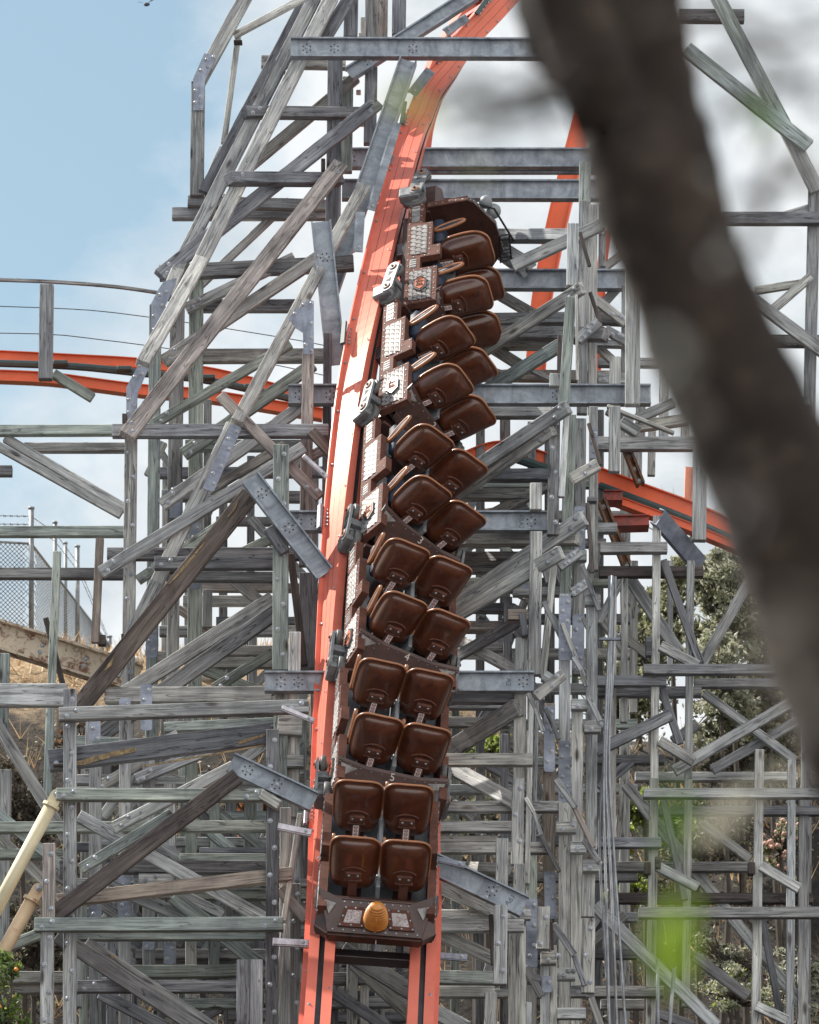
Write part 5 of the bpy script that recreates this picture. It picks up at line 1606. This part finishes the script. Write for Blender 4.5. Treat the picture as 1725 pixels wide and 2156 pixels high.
# ------------------------------------------------------------------ sky, sun, camera
SUN = Vector((-.60, .26, .75)).normalized()
el = math.asin(SUN.z); az = math.atan2(SUN.x, SUN.y)
w = bpy.data.worlds.new('World'); sc.world = w; w.use_nodes = True; nt = w.node_tree
bg = nt.nodes['Background']; sky = nd(nt, 'ShaderNodeTexSky', sky_type='NISHITA', sun_disc=False)
sky.sun_elevation = el; sky.sun_rotation = az; sky.air_density = 1.1; sky.dust_density = 1.5; sky.ozone_density = 1.2
tc = nd(nt, 'ShaderNodeTexCoord'); mp = nd(nt, 'ShaderNodeMapping'); mp.inputs['Scale'].default_value = (1, 1, 1.5); mp.inputs['Location'].default_value = (.13, .2, .05)
nt.links.new(tc.outputs['Generated'], mp.inputs[0])
n1 = noi(nt, mp.outputs[0], 13, 8, .58, .25)
sp = nd(nt, 'ShaderNodeSeparateXYZ'); nt.links.new(tc.outputs['Generated'], sp.inputs[0])
def mth(op, a, b):
    n = nd(nt, 'ShaderNodeMath', operation=op)
    for i, v in enumerate((a, b)):
        if hasattr(v, 'is_linked'): nt.links.new(v, n.inputs[i])
        else: n.inputs[i].default_value = v
    return n.outputs[0]
g = mth('ADD', mth('ADD', n1, mth('MULTIPLY', mth('ADD', sp.outputs[0], .047), 6.5)), mth('MULTIPLY', mth('SUBTRACT', .285, sp.outputs[2]), 3.4))
g = mth('ADD', g, mth('MULTIPLY', mth('MAXIMUM', mth('MULTIPLY', sp.outputs[1], -1), 0), 2.2))
cf = ramp(nt, [(.33, (0, 0, 0)), (.60, (1, 1, 1))], g).outputs[0]
n2 = noi(nt, mp.outputs[0], 30, 6, .6, .3)
cc = ramp(nt, [(.3, (3.15, 3.5, 3.75)), (.6, (4.75, 4.9, 5.0))], n2).outputs[0]
hs = nd(nt, 'ShaderNodeHueSaturation'); hs.inputs['Hue'].default_value = .475; hs.inputs['Saturation'].default_value = .86; hs.inputs['Value'].default_value = .72
nt.links.new(sky.outputs[0], hs.inputs['Color'])
bk = nd(nt, 'ShaderNodeMapRange'); bk.inputs[1].default_value = -.15; bk.inputs[2].default_value = -.55; nt.links.new(sp.outputs[1], bk.inputs[0])
cc = mix(nt, 'MIX', bk.outputs[0], cc, (9.2, 9.1, 8.9))   # bright unseen clouds added behind the viewer to fill the timber fronts
skyc = mix(nt, 'MIX', cf, hs.outputs[0], cc)
nt.links.new(skyc, bg.inputs[0]); bg.inputs[1].default_value = .10
sl = bpy.data.lights.new('Sun', 'SUN'); sl.energy = 4.9; sl.angle = R(.5); sl.color = (1, .95, .87)
so = bpy.data.objects.new('Sun', sl); COL.objects.link(so); so.rotation_euler = (-SUN).to_track_quat('-Z', 'Y').to_euler(); so.location = (-30, -20, 50)
cd = bpy.data.cameras.new('Camera'); co = bpy.data.objects.new('Camera', cd); COL.objects.link(co); sc.camera = co
cd.sensor_fit = 'HORIZONTAL'; cd.sensor_width = 24; cd.lens = 24 / (8.8 / 60); cd.clip_start = .1; cd.clip_end = 2000
co.location = (0, 0, 0); co.rotation_euler = (R(90) + PITCH, 0, 0)
cd.dof.use_dof = True; cd.dof.focus_distance = 63; cd.dof.aperture_fstop = 4.8
sc.view_settings.view_transform = 'Standard'; sc.view_settings.look = 'None'; sc.view_settings.exposure = 1.0; sc.view_settings.gamma = 1
sc.cycles.use_denoising = True
sc.cycles.max_bounces = 6
